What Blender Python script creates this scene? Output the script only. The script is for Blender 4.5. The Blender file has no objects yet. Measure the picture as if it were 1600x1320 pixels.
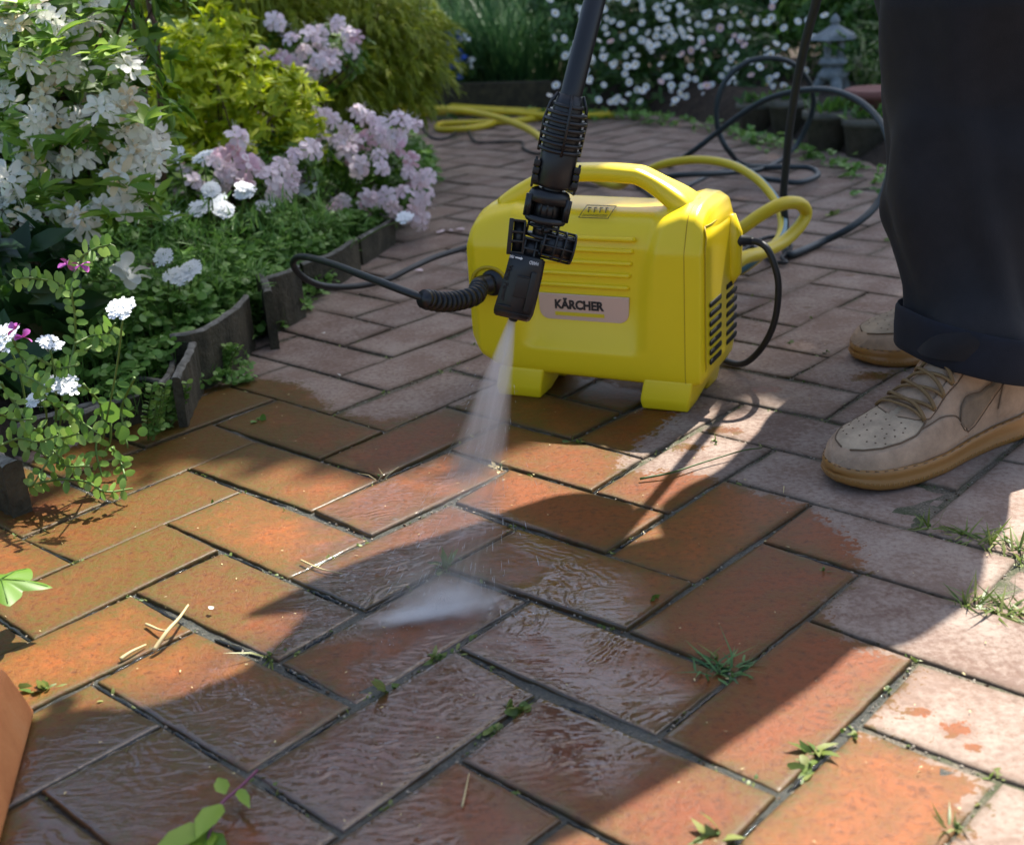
import bpy, bmesh, math, random
import numpy as np
from mathutils import Vector, Matrix, Euler

# ------------------------------------------------------------------ camera
FPX = 1952.5                      # focal length in pixels of a 1600 px wide frame
PITCH, ROLL, HC = 0.36679, 0.06501, 0.5478
scene = bpy.context.scene
COL = scene.collection
R_ = math.radians
cam_data = bpy.data.cameras.new('camera')
cam = bpy.data.objects.new('camera', cam_data); COL.objects.link(cam)
scene.camera = cam
cam_data.sensor_width = 36.0; cam_data.sensor_fit = 'HORIZONTAL'
cam_data.lens = FPX / 1600 * 36
cam_data.clip_start = 0.02; cam_data.clip_end = 400
_u = Vector((0, math.sin(PITCH), math.cos(PITCH))); _f = Vector((0, math.cos(PITCH), -math.sin(PITCH)))
_x = Vector((1, 0, 0)); cr, sr = math.cos(ROLL), math.sin(ROLL)
_R = _x * cr - _u * sr; _U = _x * sr + _u * cr
M4 = Matrix.Identity(4)
for i in range(3):
    M4[i][0] = _R[i]; M4[i][1] = _U[i]; M4[i][2] = -_f[i]
M4.translation = Vector((0, 0, HC))
cam.matrix_world = M4
cam_data.dof.use_dof = True
cam_data.dof.focus_distance = 1.27
cam_data.dof.aperture_fstop = 7.5

# ------------------------------------------------------------------ world, sun, exposure
SUN_EL = R_(57.0)
SUN_XY = Vector((0.55, 0.835)).normalized()      # towards the sun, on the ground
world = bpy.data.worlds.new('World'); scene.world = world; world.use_nodes = True
wn = world.node_tree.nodes; wl = world.node_tree.links
wn.clear()
wo = wn.new('ShaderNodeOutputWorld'); wb = wn.new('ShaderNodeBackground'); ws = wn.new('ShaderNodeTexSky')
ws.sky_type = 'NISHITA'; ws.sun_disc = False; ws.sun_elevation = SUN_EL
ws.sun_rotation = math.atan2(SUN_XY.x, SUN_XY.y)
ws.air_density = 1.0; ws.dust_density = 2.5; ws.ozone_density = 1.0
wb.inputs['Strength'].default_value = 0.10
wl.new(ws.outputs[0], wb.inputs[0]); wl.new(wb.outputs[0], wo.inputs[0])
sun_d = bpy.data.lights.new('sun', 'SUN'); sun_d.energy = 5.0; sun_d.angle = R_(0.5); sun_d.color = (1.0, 0.95, 0.87)
sun = bpy.data.objects.new('sun', sun_d); COL.objects.link(sun)
sdir = Vector((SUN_XY.x * math.cos(SUN_EL), SUN_XY.y * math.cos(SUN_EL), math.sin(SUN_EL)))
sun.rotation_euler = sdir.to_track_quat('Z', 'Y').to_euler()
sun.location = sdir * 8
scene.view_settings.view_transform = 'Standard'; scene.view_settings.look = 'None'
scene.cycles.volume_bounces = 6; scene.cycles.max_bounces = 10
scene.view_settings.gamma = 1.0; scene.view_settings.use_curve_mapping = False
scene.view_settings.exposure = 1.28

# ------------------------------------------------------------------ helpers
rng = np.random.default_rng(7); random.seed(7)

def ray(x, y):
    a = (x - 800) / FPX; b = -(y - 660) / FPX
    v = _R * a + _U * b + _f
    return v
def at(x, y, Y):                    # a point at distance Y in front of the camera position
    v = ray(x, y); return Vector((0, 0, HC)) + v * (Y / v.y)
def gr(x, y, z=0.0):                # a point on the level z
    v = ray(x, y); return Vector((0, 0, HC)) + v * ((z - HC) / v.z)

def tag(o, label=None, cat=None, group=None, kind=None):
    if label: o['label'] = label
    if cat: o['category'] = cat
    if group: o['group'] = group
    if kind: o['kind'] = kind
    return o
def empty(name, loc=(0, 0, 0), rz=0.0):
    o = bpy.data.objects.new(name, None); COL.objects.link(o)
    o.location = loc; o.rotation_euler = (0, 0, rz); o.empty_display_size = 0.02
    return o
def link(name, me, mats=None, parent=None, smooth=True, wparent=False):
    o = bpy.data.objects.new(name, me); COL.objects.link(o)
    if mats is not None and len(me.materials) == 0:
        for m in (mats if isinstance(mats, (list, tuple)) else [mats]): me.materials.append(m)
    if smooth: me.polygons.foreach_set('use_smooth', [True] * len(me.polygons))
    if parent is not None:
        o.parent = parent
        if wparent:                 # mesh was written in world coordinates
            o.matrix_parent_inverse = parent_matrix(parent).inverted()
    return o
def parent_matrix(p):
    m = Matrix.LocRotScale(p.location, p.rotation_euler, p.scale)
    if p.parent: m = parent_matrix(p.parent) @ p.matrix_parent_inverse @ m
    return m

class MB:                           # collects geometry, becomes ONE mesh
    def __init__(s): s.v = []; s.f = []; s.mi = []; s.n = 0; s.at = []
    def add(s, V, F, mi=0, rnd=0.0):
        V = np.asarray(V, float).reshape(-1, 3)
        s.v.append(V); b = s.n
        for f in F:
            s.f.append([i + b for i in f])
        if isinstance(mi, (list, tuple)): s.mi += list(mi)
        else: s.mi += [mi] * len(F)
        s.at.append(np.full(len(V), rnd) if np.isscalar(rnd) else np.asarray(rnd, float))
        s.n += len(V)
    def mesh(s, name):
        me = bpy.data.meshes.new(name)
        V = np.concatenate(s.v) if s.v else np.zeros((0, 3))
        me.from_pydata(V.tolist(), [], s.f)
        me.polygons.foreach_set('material_index', s.mi)
        a = me.attributes.new('rnd', 'FLOAT', 'POINT')
        a.data.foreach_set('value', np.concatenate(s.at) if s.at else [])
        me.update(); return me
    def build(s, name, mats, parent=None, smooth=True, wparent=False):
        return link(name, s.mesh(name), mats, parent, smooth, wparent)

def catmull(P, n=8, closed=False):
    P = [Vector(p) for p in P]; out = []
    N = len(P)
    for i in range(N - 1 if not closed else N):
        p0 = P[(i - 1) % N] if (closed or i > 0) else P[i] * 2 - P[i + 1]
        p1 = P[i]; p2 = P[(i + 1) % N]
        p3 = P[(i + 2) % N] if (closed or i + 2 < N) else p2 * 2 - p1
        for k in range(n):
            t = k / n
            out.append(0.5 * ((2 * p1) + (p2 - p0) * t + (2 * p0 - 5 * p1 + 4 * p2 - p3) * t * t + (3 * p1 - p0 - 3 * p2 + p3) * t ** 3))
    if not closed: out.append(P[-1])
    return out
def tube(mb, P, r, seg=10, mi=0, cap=True, stripe=None, flat=1.0, rnd=0.0):
    """sweep a circle along P; r a number or a list; stripe=(first,last,mat index) marks a band of segments"""
    P = [Vector(p) for p in P]; n = len(P)
    rr = [r] * n if np.isscalar(r) else list(r)
    T = [(P[min(i + 1, n - 1)] - P[max(i - 1, 0)]).normalized() for i in range(n)]
    up = Vector((0, 0, 1)) if abs(T[0].z) < 0.9 else Vector((0, 1, 0))
    N = (up - T[0] * up.dot(T[0])).normalized()
    V = []; F = []; mis = []
    for i in range(n):
        if i: N = (N - T[i] * N.dot(T[i])).normalized()
        B = T[i].cross(N)
        for k in range(seg):
            a = 2 * math.pi * k / seg
            V.append(P[i] + (N * math.cos(a) * flat + B * math.sin(a)) * rr[i])
    for i in range(n - 1):
        for k in range(seg):
            F.append([i * seg + k, i * seg + (k + 1) % seg, (i + 1) * seg + (k + 1) % seg, (i + 1) * seg + k])
            mis.append(stripe[2] if stripe and stripe[0] <= k < stripe[1] else mi)
    if cap:
        F.append(list(range(seg))[::-1]); mis.append(mi)
        F.append([(n - 1) * seg + k for k in range(seg)]); mis.append(mi)
    mb.add([tuple(v) for v in V], F, mis, rnd)
def lathe(mb, A, B, prof, seg=24, mi=0, flat=1.0, side=None):
    """surface of revolution about the line A-B; prof = [(t along 0..1 (in metres if >1 scale off), radius)]"""
    A = Vector(A); B = Vector(B); ax = (B - A); L = ax.length; ax.normalize()
    ref = Vector(side) if side is not None else (Vector((0, 0, 1)) if abs(ax.z) < 0.9 else Vector((1, 0, 0)))
    X = (ref - ax * ref.dot(ax)).normalized(); Y = ax.cross(X)
    V = []; F = []
    for (t, r) in prof:
        for k in range(seg):
            a = 2 * math.pi * k / seg
            V.append(tuple(A + ax * (t * L) + (X * math.cos(a) + Y * math.sin(a) * flat) * r))
    m = len(prof)
    for i in range(m - 1):
        for k in range(seg):
            F.append([i * seg + k, i * seg + (k + 1) % seg, (i + 1) * seg + (k + 1) % seg, (i + 1) * seg + k])
    F.append(list(range(seg))[::-1]); F.append([(m - 1) * seg + k for k in range(seg)])
    mb.add(V, F, mi)
def box(mb, o, ex, ey, ez, c=0.0, mi=0, taper=1.0):
    """box centred on o with half-axis vectors ex, ey, ez; edges bevelled by c (metres); taper scales x,y at +z"""
    o, ex, ey, ez = Vector(o), Vector(ex), Vector(ey), Vector(ez)
    bm = bmesh.new(); vs = []
    for sz in (-1, 1):
        k = taper if sz > 0 else 1.0
        for sx, sy in ((-1, -1), (1, -1), (1, 1), (-1, 1)):
            vs.append(bm.verts.new(o + ex * sx * k + ey * sy * k + ez * sz))
    for f in ((3, 2, 1, 0), (4, 5, 6, 7), (0, 1, 5, 4), (1, 2, 6, 5), (2, 3, 7, 6), (3, 0, 4, 7)):
        bm.faces.new([vs[i] for i in f])
    if c > 0: bmesh.ops.bevel(bm, geom=list(bm.edges), offset=c, segments=2, affect='EDGES', profile=0.6)
    bmesh.ops.recalc_face_normals(bm, faces=bm.faces)
    bm.verts.index_update()
    mb.add([tuple(v.co) for v in bm.verts], [[v.index for v in f.verts] for f in bm.faces], mi); bm.free()
def prism(mb, pts, o, ex, ey, ez, mi=0, c=0.0):
    """extrude the 2-D outline pts (in ex, ey) from o to o+ez"""
    o, ex, ey, ez = Vector(o), Vector(ex), Vector(ey), Vector(ez)
    bm = bmesh.new()
    a = [bm.verts.new(o + ex * p[0] + ey * p[1]) for p in pts]
    b = [bm.verts.new(o + ex * p[0] + ey * p[1] + ez) for p in pts]
    n = len(pts); bm.faces.new(a[::-1]); top = bm.faces.new(b)
    for i in range(n): bm.faces.new([a[i], a[(i + 1) % n], b[(i + 1) % n], b[i]])
    if c > 0: bmesh.ops.bevel(bm, geom=list(top.edges), offset=c, segments=2, affect='EDGES', profile=0.6)
    bmesh.ops.recalc_face_normals(bm, faces=bm.faces); bm.verts.index_update()
    mb.add([tuple(v.co) for v in bm.verts], [[v.index for v in f.verts] for f in bm.faces], mi); bm.free()
def grid(mb, fn, nu, nv, mi=0, closed_v=False, rnd=0.0):
    V = []; F = []
    for i in range(nu + 1):
        for j in range(nv if closed_v else nv + 1):
            V.append(tuple(fn(i / nu, j / nv)))
    w = nv if closed_v else nv + 1
    for i in range(nu):
        for j in range(nv):
            F.append([i * w + j, (i + 1) * w + j, (i + 1) * w + (j + 1) % w, i * w + (j + 1) % w])
    mb.add(V, F, mi, rnd)
def smooth(a, b, x):
    t = min(1, max(0, (x - a) / (b - a))) if a != b else (1 if x > a else 0)
    return t * t * (3 - 2 * t)
def interp(x, xs, ys): return float(np.interp(x, xs, ys))
def rot_to(d, roll=0.0):            # matrix turning +Z into d
    return Vector(d).to_track_quat('Z', 'Y').to_matrix() @ Matrix.Rotation(roll, 3, 'Z')

# ------------------------------------------------------------------ materials
def mat(name, col=(.5, .5, .5), rough=.5, **kw):
    m = bpy.data.materials.new(name); m.use_nodes = True
    b = m.node_tree.nodes['Principled BSDF']
    b.inputs['Base Color'].default_value = (*col, 1); b.inputs['Roughness'].default_value = rough
    for k, v in kw.items(): b.inputs[k].default_value = v
    return m
def nt(m): return m.node_tree.nodes, m.node_tree.links, m.node_tree.nodes['Principled BSDF']
def noise(m, scale, detail=4, rough=.55, vec=None, dist=0.0):
    n, l, b = nt(m); t = n.new('ShaderNodeTexNoise')
    t.inputs['Scale'].default_value = scale; t.inputs['Detail'].default_value = detail; t.inputs['Roughness'].default_value = rough
    t.inputs['Distortion'].default_value = dist
    if vec is None:
        vec = n.new('ShaderNodeTexCoord').outputs['Object']
    l.new(vec, t.inputs['Vector']); return t.outputs['Fac']
def geo_pos(m):
    n, l, b = nt(m); return n.new('ShaderNodeNewGeometry').outputs['Position']
def attr(m, name):
    n, l, b = nt(m); a = n.new('ShaderNodeAttribute'); a.attribute_name = name; return a.outputs['Fac']
def ramp(m, fac, stops):
    n, l, b = nt(m); r = n.new('ShaderNodeValToRGB'); l.new(fac, r.inputs[0])
    e = r.color_ramp.elements
    while len(e) < len(stops): e.new(0.5)
    for i, (p, c) in enumerate(stops):
        e[i].position = p; e[i].color = (*c, 1) if not np.isscalar(c) else (c, c, c, 1)
    return r.outputs[0]
def mathn(m, op, a, b_=None, clamp=False, c=None):
    n, l, b = nt(m); x = n.new('ShaderNodeMath'); x.operation = op; x.use_clamp = clamp
    for i, v in enumerate((a, b_, c)):
        if v is None: continue
        if isinstance(v, (int, float)): x.inputs[i].default_value = v
        else: l.new(v, x.inputs[i])
    return x.outputs[0]
def mixc(m, f, a, b_, mode='MIX'):
    n, l, b = nt(m); x = n.new('ShaderNodeMix'); x.data_type = 'RGBA'; x.blend_type = mode
    for i, v in ((0, f), (6, a), (7, b_)):
        if isinstance(v, (int, float)): x.inputs[i].default_value = v
        elif isinstance(v, tuple): x.inputs[i].default_value = (*v, 1)
        else: l.new(v, x.inputs[i])
    return x.outputs[2]
def bump(m, h, strength=.3, dist=.001, normal=None):
    n, l, b = nt(m); x = n.new('ShaderNodeBump'); x.inputs['Strength'].default_value = strength
    x.inputs['Distance'].default_value = dist; l.new(h, x.inputs['Height'])
    if normal is not None: l.new(normal, x.inputs['Normal'])
    return x.outputs[0]
def leafmat(name, c1, c2, c3=None, trans=.35, rough=.45, nscale=6, dark=.5):
    """foliage: colour varies leaf by leaf, light passes through"""
    m = mat(name, c1, rough); n, l, b = nt(m)
    r = attr(m, 'rnd')
    stops = [(0, c1), (1, c2)] if c3 is None else [(0, c1), (.55, c2), (1, c3)]
    c = ramp(m, r, stops)
    ns = noise(m, nscale, 2, vec=geo_pos(m))
    c = mixc(m, mathn(m, 'MULTIPLY', ns, dark), c, (c1[0] * .6, c1[1] * .7, c1[2] * .5))
    l.new(c, b.inputs['Base Color'])
    t = n.new('ShaderNodeBsdfTranslucent'); l.new(c, t.inputs[0])
    mx = n.new('ShaderNodeMixShader'); mx.inputs[0].default_value = trans
    out = n['Material Output']; l.new(b.outputs[0], mx.inputs[1]); l.new(t.outputs[0], mx.inputs[2]); l.new(mx.outputs[0], out.inputs[0])
    return m
M = {}
M['azalea_leaf'] = leafmat('azalea_leaf', (.06, .14, .015), (.17, .33, .03), (.38, .55, .06))
M['spirea_leaf'] = leafmat('spirea_leaf', (.36, .46, .012), (.64, .70, .02), (.85, .82, .06), trans=.45)
M['cypress_leaf'] = leafmat('cypress_leaf', (.15, .20, .012), (.34, .40, .018), (.58, .58, .03), rough=.6)
M['cover_leaf'] = leafmat('cover_leaf', (.08, .19, .03), (.21, .41, .08), (.38, .60, .16))
M['vetch_leaf'] = leafmat('vetch_leaf', (.09, .20, .03), (.20, .37, .06), (.36, .52, .12))
M['hedge_leaf'] = leafmat('hedge_leaf', (.03, .085, .016), (.08, .19, .035), (.17, .33, .06))
M['grass_leaf'] = leafmat('grass_leaf', (.045, .13, .05), (.10, .25, .08), (.20, .38, .12))
M['fern_leaf'] = leafmat('fern_leaf', (.04, .11, .02), (.10, .22, .03), (.18, .33, .05))
M['weed_leaf'] = leafmat('weed_leaf', (.08, .14, .02), (.19, .25, .05), (.40, .40, .14))
M['dark_leaf'] = leafmat('dark_leaf', (.012, .04, .012), (.03, .085, .02), (.05, .12, .03), rough=.35)
M['stem'] = mat('stem', (.10, .17, .03), .5)
M['twig'] = mat('twig', (.09, .045, .025), .75)
M['straw'] = mat('straw', (.50, .40, .20), .7)
def petal(name, c1, c2, c3, trans=.3, nscale=90):
    m = leafmat(name, c1, c2, c3, trans=trans, rough=.5, nscale=nscale, dark=.12)
    return m
M['white_petal'] = petal('white_petal', (.86, .84, .77), (.90, .89, .84), (.84, .66, .42))
M['pink_petal'] = petal('pink_petal', (.90, .72, .78), (.93, .83, .86), (.82, .52, .62))
M['umbel_petal'] = mat('umbel_petal', (.84, .87, .88), .5)
M['daisy_petal'] = mat('daisy_petal', (.82, .82, .80), .5)
M['pinkish_petal'] = mat('pinkish_petal', (.78, .52, .55), .5)
M['yellow_eye'] = mat('yellow_eye', (.60, .42, .06), .7)
M['purple_petal'] = mat('purple_petal', (.55, .12, .45), .5)
M['blue_petal'] = mat('blue_petal', (.05, .12, .50), .5)

# ------------------------------------------------------------------ paving: wetness as a property of the place
def poly_px(L): return np.array([tuple(gr(*p))[:2] for p in L])
WET = poly_px([(-300, 900), (-100, 760), (20, 735), (250, 640), (330, 602), (400, 590), (470, 600), (520, 640), (600, 655), (700, 640), (760, 615), (800, 590),
               (900, 585), (1000, 610), (1060, 645), (1000, 690), (960, 735), (1100, 742), (1180, 770), (1262, 792), (1335, 850), (1350, 893), (1290, 950),
               (1300, 990), (1429, 1040), (1400, 1085), (1345, 1140), (1440, 1170), (1530, 1225), (1500, 1290), (1450, 1500), (-300, 1700)])
FILM = poly_px([(-200, 1250), (100, 1130), (210, 1080), (330, 1020), (430, 985), (470, 880), (490, 810), (590, 755), (700, 700), (770, 740), (800, 800), (870, 850), (980, 905), (1010, 970),
                (1000, 1030), (1090, 1100), (1020, 1190), (940, 1250), (850, 1330), (700, 1500), (-300, 1500)])
def sdist(X, Y, poly):
    """signed distance, positive inside"""
    d = np.full(X.shape, 1e9); inside = np.zeros(X.shape, bool); n = len(poly)
    for i in range(n):
        a = poly[i]; b = poly[(i + 1) % n]; e = b - a
        t = np.clip(((X - a[0]) * e[0] + (Y - a[1]) * e[1]) / (e @ e), 0, 1)
        d = np.minimum(d, np.hypot(X - a[0] - t * e[0], Y - a[1] - t * e[1]))
        c = ((a[1] > Y) != (b[1] > Y)) & (X < (b[0] - a[0]) * (Y - a[1]) / (b[1] - a[1] + 1e-12) + a[0])
        inside ^= c
    return np.where(inside, d, -d)
_ph = rng.uniform(0, 6.28, (24, 2)); _dr = rng.uniform(0, 6.28, 24)
def fbm(X, Y, s=20.0, o=0):
    v = 0; a = 1.0; f = s
    for k in range(5):
        i = (o * 5 + k) % 24
        v = v + a * np.sin(X * f * math.cos(_dr[i]) + Y * f * math.sin(_dr[i]) + _ph[i][0] + 1.5 * np.sin(Y * f * .7 - X * f * .4 + _ph[i][1]))
        a *= .6; f *= 1.9
    return v / 2.3
SPOTS = [(1197, 608, .018, .012), (1230, 590, .010, .008), (1365, 588, .028, .015), (1152, 572, .010, .006), (1215, 427, .014, .008), (1410, 565, .02, .02), (1400, 690, .02, .01), (1075, 700, .018, .01), (1130, 672, .02, .012),
         (1497, 1137, .011, .009), (1440, 1110, .008, .006), (1520, 1165, .006, .005), (1388, 645, .01, .006), (1330, 430, .01, .006), (1260, 480, .008, .005), (930, 625, .06, .03)]
SP = [(gr(a, b).x, gr(a, b).y, c, e) for a, b, c, e in SPOTS]
def wet_at(X, Y):
    d = sdist(X, Y, WET)
    w = .5 + d / .035
    for (sx, sy, rx, ry) in SP:
        q = 1 - np.hypot((X - sx) / rx, (Y - sy) / ry)
        w = np.maximum(w, .5 + q * .6)
    return np.clip(w, -.5, 1.6)
def film_at(X, Y):
    return np.clip(.5 + sdist(X, Y, FILM) / .04, 0, 1)

U0 = np.array([math.cos(-.751144), math.sin(-.751144)]); V0 = np.array([-U0[1], U0[0]])
O0 = np.array([-.06905, 1.05574]); UNIT = .105
RES = [(-6,5,.01,-.05),(-5,4,.06,-.05),(-4,4,.04,.04),(-6,4,.1,-.13),(-4,3,-.03,-.02),(-5,5,.09,-.02),(1,6,-.04,-.01),(0,6,-.03,.16),(1,5,.04,.05),(-1,9,-.03,.13),(3,4,-.02,.01),(1,7,-.03,-.16),(0,0,-.02,-.07),(1,0,-.01,-.02),(1,-2,-.04,.03),(0,-2,-.01,.09),(0,-1,-.05,.02),(-1,-1,-.07,.01),(-1,0,-.04,-.01),(-1,1,.07,.02),(-1,2,-.04,-.02),(0,1,-.02,-.05),(1,1,0,.02),(1,2,-.01,.03),(2,1,-.05,.04),(2,0,-.04,.06),(0,2,.14,.01),(0,3,-.01,-.03),(2,3,-.02,0),(2,2,.01,.04),(3,2,0,-.01),(3,1,.03,.02),(3,-1,-.03,.04),(4,1,-.03,-.03),(4,0,.01,-.02),(4,-1,-.02,-.01),(5,0,.02,-.04),(-2,0,.02,.07),(-2,1,-.01,.02),(-2,2,.04,.03),(-3,0,0,-.04),(-4,0,-.05,-.01),(-2,-1,-.01,-.03),(-3,-1,-.01,.01),(-2,-2,0,-.01),(-1,-2,.03,-.06),(-1,-3,.03,-.02),(0,-3,0,0),(1,-3,-.02,.01),(2,-2,.06,0),(2,-1,-.03,-.08),(1,-1,.04,.04),(3,-2,.05,-.02),(2,-3,-.01,0)]
RD = {(a, b): (c, d) for a, b, c, d in RES}
def corner(i, j):
    if (i, j) in RD: du, dv = [max(-.06, min(.06, q * .7)) for q in RD[(i, j)]]
    else:
        r = np.random.default_rng((i + 50) * 1000 + j + 50); du, dv = r.normal(0, .022, 2)
    return O0 + U0 * UNIT * (i + du) + V0 * UNIT * (j + dv)
EDGE = poly_px([(-500, 1100), (-60, 870), (20, 800), (150, 720), (262, 612), (345, 590), (400, 540), (440, 500), (520, 440), (585, 380), (650, 330), (690, 300), (660, 230), (655, 182), (800, 186), (980, 185),
                (1130, 205), (1250, 240), (1390, 290), (1500, 330), (1700, 420), (2300, 700), (2600, 2400), (-900, 2400)])

# brick material
def brick_material():
    m = mat('brick', rough=.8); n, l, b = nt(m)
    pos = geo_pos(m); wetv = attr(m, 'wet'); film = attr(m, 'film'); tone = attr(m, 'rnd')
    film = mathn(m, 'MULTIPLY', film, ramp(m, noise(m, 8, 3, .5, pos), [(.40, .30), (.50, 1.0)])); edge = attr(m, 'edge'); moss = attr(m, 'moss')
    n1 = noise(m, 14, 6, .6, pos); n2 = noise(m, 160, 5, .65, pos); n3 = noise(m, 900, 3, .6, pos); n4 = noise(m, 45, 6, .7, pos)
    dry = ramp(m, tone, [(0, (.17, .105, .078)), (.5, (.225, .148, .110)), (1, (.28, .195, .145))])
    dry = mixc(m, ramp(m, n4, [(.3, 0.0), (.75, .45)]), dry, (.24, .19, .165))
    white = ramp(m, mathn(m, 'ADD', mathn(m, 'MULTIPLY', n1, .6), mathn(m, 'MULTIPLY', n2, .5)), [(.48, 0.0), (.66, .55)])
    dry = mixc(m, white, dry, (.42, .35, .29))
    wc = ramp(m, tone, [(0, (.140, .031, .006)), (.5, (.215, .056, .010)), (1, (.28, .082, .016))])
    wc = mixc(m, ramp(m, n4, [(.35, 0.0), (.8, .5)]), wc, (.17, .055, .025))
    mm = ramp(m, mathn(m, 'ADD', mathn(m, 'MULTIPLY', moss, .60), mathn(m, 'MULTIPLY', n4, .75)), [(.46, 0.0), (.78, 1.0)])
    spk = ramp(m, mathn(m, 'ADD', mathn(m, 'MULTIPLY', n2, .65), mathn(m, 'MULTIPLY', n3, .35)), [(.40, .25), (.56, 1.0)])
    wc = mixc(m, mathn(m, 'MULTIPLY', mm, spk), wc, (.085, .062, .008))
    wc = mixc(m, mathn(m, 'MULTIPLY', film, .55), wc, (.062, .021, .012))
    wc = mixc(m, ramp(m, mathn(m, 'ADD', mathn(m, 'MULTIPLY', n2, .6), mathn(m, 'MULTIPLY', n3, .4)), [(.34, .6), (.50, 0.0)]), wc, (.06, .028, .008))
    wt = mathn(m, 'ADD', wetv, mathn(m, 'ADD', mathn(m, 'MULTIPLY', mathn(m, 'SUBTRACT', n4, .5), 2.0), mathn(m, 'MULTIPLY', mathn(m, 'SUBTRACT', n2, .5), 2.2)))
    wf = ramp(m, wt, [(.42, 0.0), (.56, 1.0)])
    col = mixc(m, wf, dry, wc)
    pits = ramp(m, n3, [(.28, 0.0), (.36, 1.0)]); pit2 = ramp(m, n2, [(.25, 0.0), (.32, 1.0)])
    col = mixc(m, mathn(m, 'MULTIPLY', mathn(m, 'SUBTRACT', 1.0, mathn(m, 'MULTIPLY', pits, pit2)), .55), col, (.06, .035, .02))
    col = mixc(m, mathn(m, 'MULTIPLY', edge, mathn(m, 'ADD', .05, mathn(m, 'MULTIPLY', n4, 1.1))), col, (.05, .04, .018))
    col = mixc(m, mathn(m, 'ADD', .3, mathn(m, 'MULTIPLY', wf, .6)), col, ramp(m, mathn(m, 'ADD', mathn(m, 'MULTIPLY', n2, .55), mathn(m, 'ADD', mathn(m, 'MULTIPLY', n3, .25), mathn(m, 'MULTIPLY', n4, .20))), [(.34, (.50, .47, .44)), (.50, (1, 1, 1)), (.66, (1.0, 1.0, 1.0))]), 'MULTIPLY')
    b.inputs['Specular IOR Level'].default_value = .22
    l.new(col, b.inputs['Base Color'])
    rg = mathn(m, 'ADD', mathn(m, 'MULTIPLY', wf, -.38), .86)
    l.new(rg, b.inputs['Roughness'])
    h = mathn(m, 'ADD', mathn(m, 'MULTIPLY', n2, .5), mathn(m, 'ADD', mathn(m, 'MULTIPLY', n3, .35), n4))
    l.new(bump(m, h, .8, .0018), b.inputs['Normal'])
    # the water on top: a clear coat with its own ripples
    cw = mathn(m, 'MULTIPLY', wf, mathn(m, 'ADD', .08, mathn(m, 'MULTIPLY', film, .92)), True)
    l.new(cw, b.inputs['Coat Weight']); b.inputs['Coat IOR'].default_value = 1.62
    cr_ = mathn(m, 'ADD', mathn(m, 'MULTIPLY', film, -.24), mathn(m, 'ADD', .13, mathn(m, 'MULTIPLY', n1, .18)), True)
    l.new(cr_, b.inputs['Coat Roughness'])
    # rings that run away from the jet, and a wind of small ripples
    sub = n.new('ShaderNodeVectorMath'); sub.operation = 'SUBTRACT'; l.new(pos, sub.inputs[0]); sub.inputs[1].default_value = (-.07, .97, 0)
    ln = n.new('ShaderNodeVectorMath'); ln.operation = 'LENGTH'; l.new(sub.outputs[0], ln.inputs[0])
    dn = noise(m, 22, 3, .5, pos)
    ph = mathn(m, 'ADD', mathn(m, 'MULTIPLY', ln.outputs['Value'], 620), mathn(m, 'MULTIPLY', dn, 26))
    rings = mathn(m, 'SINE', ph)
    mp = n.new('ShaderNodeMapping'); mp.inputs['Rotation'].default_value = (0, 0, R_(35)); mp.inputs['Scale'].default_value = (30, 85, 1); l.new(pos, mp.inputs[0])
    rip = noise(m, 1.0, 3, .5, mp.outputs[0], 1.2)
    big = noise(m, 30, 2, .5, pos)
    big0 = noise(m, 13, 2, .5, pos)
    hh = mathn(m, 'ADD', mathn(m, 'MULTIPLY', rip, 2.2), mathn(m, 'ADD', mathn(m, 'MULTIPLY', mathn(m, 'MULTIPLY', rings, ramp(m, big0, [(.45, 0.0), (.62, 1.0)])), .55), mathn(m, 'MULTIPLY', big, 1.2)))
    hh = mathn(m, 'MULTIPLY', hh, film)
    hh = mathn(m, 'ADD', hh, mathn(m, 'MULTIPLY', mathn(m, 'MULTIPLY', n2, .12), mathn(m, 'SUBTRACT', 1.0, film)))
    l.new(bump(m, hh, .32, .0015), b.inputs['Coat Normal'])
    return m
M['brick'] = brick_material()
def joint_material():
    m = mat('joint_sand', rough=.9); n, l, b = nt(m)
    pos = geo_pos(m); wetv = attr(m, 'wet'); film = attr(m, 'film')
    n1 = noise(m, 30, 4, .6, pos); n2 = noise(m, 420, 5, .7, pos)
    dry = ramp(m, n2, [(.25, (.05, .04, .028)), (.5, (.15, .125, .09)), (.75, (.34, .29, .21))])
    dry = mixc(m, ramp(m, n1, [(.45, 0.0), (.65, .8)]), dry, (.045, .065, .018))
    wetc = mixc(m, ramp(m, n2, [(.4, 0.0), (.75, .8)]), (.020, .026, .022), (.13, .115, .075))
    wf = ramp(m, wetv, [(.4, 0.0), (.7, 1.0)])
    l.new(mixc(m, wf, dry, wetc), b.inputs['Base Color'])
    l.new(mathn(m, 'ADD', mathn(m, 'MULTIPLY', wf, -.55), .9), b.inputs['Roughness'])
    l.new(bump(m, n2, .9, .003), b.inputs['Normal'])
    l.new(mathn(m, 'MULTIPLY', wf, .9), b.inputs['Coat Weight']); b.inputs['Coat Roughness'].default_value = .06
    l.new(bump(m, noise(m, 200, 4, .6, pos), 1.0, .006), b.inputs['Coat Normal'])
    return m
M['joint'] = joint_material()

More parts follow.
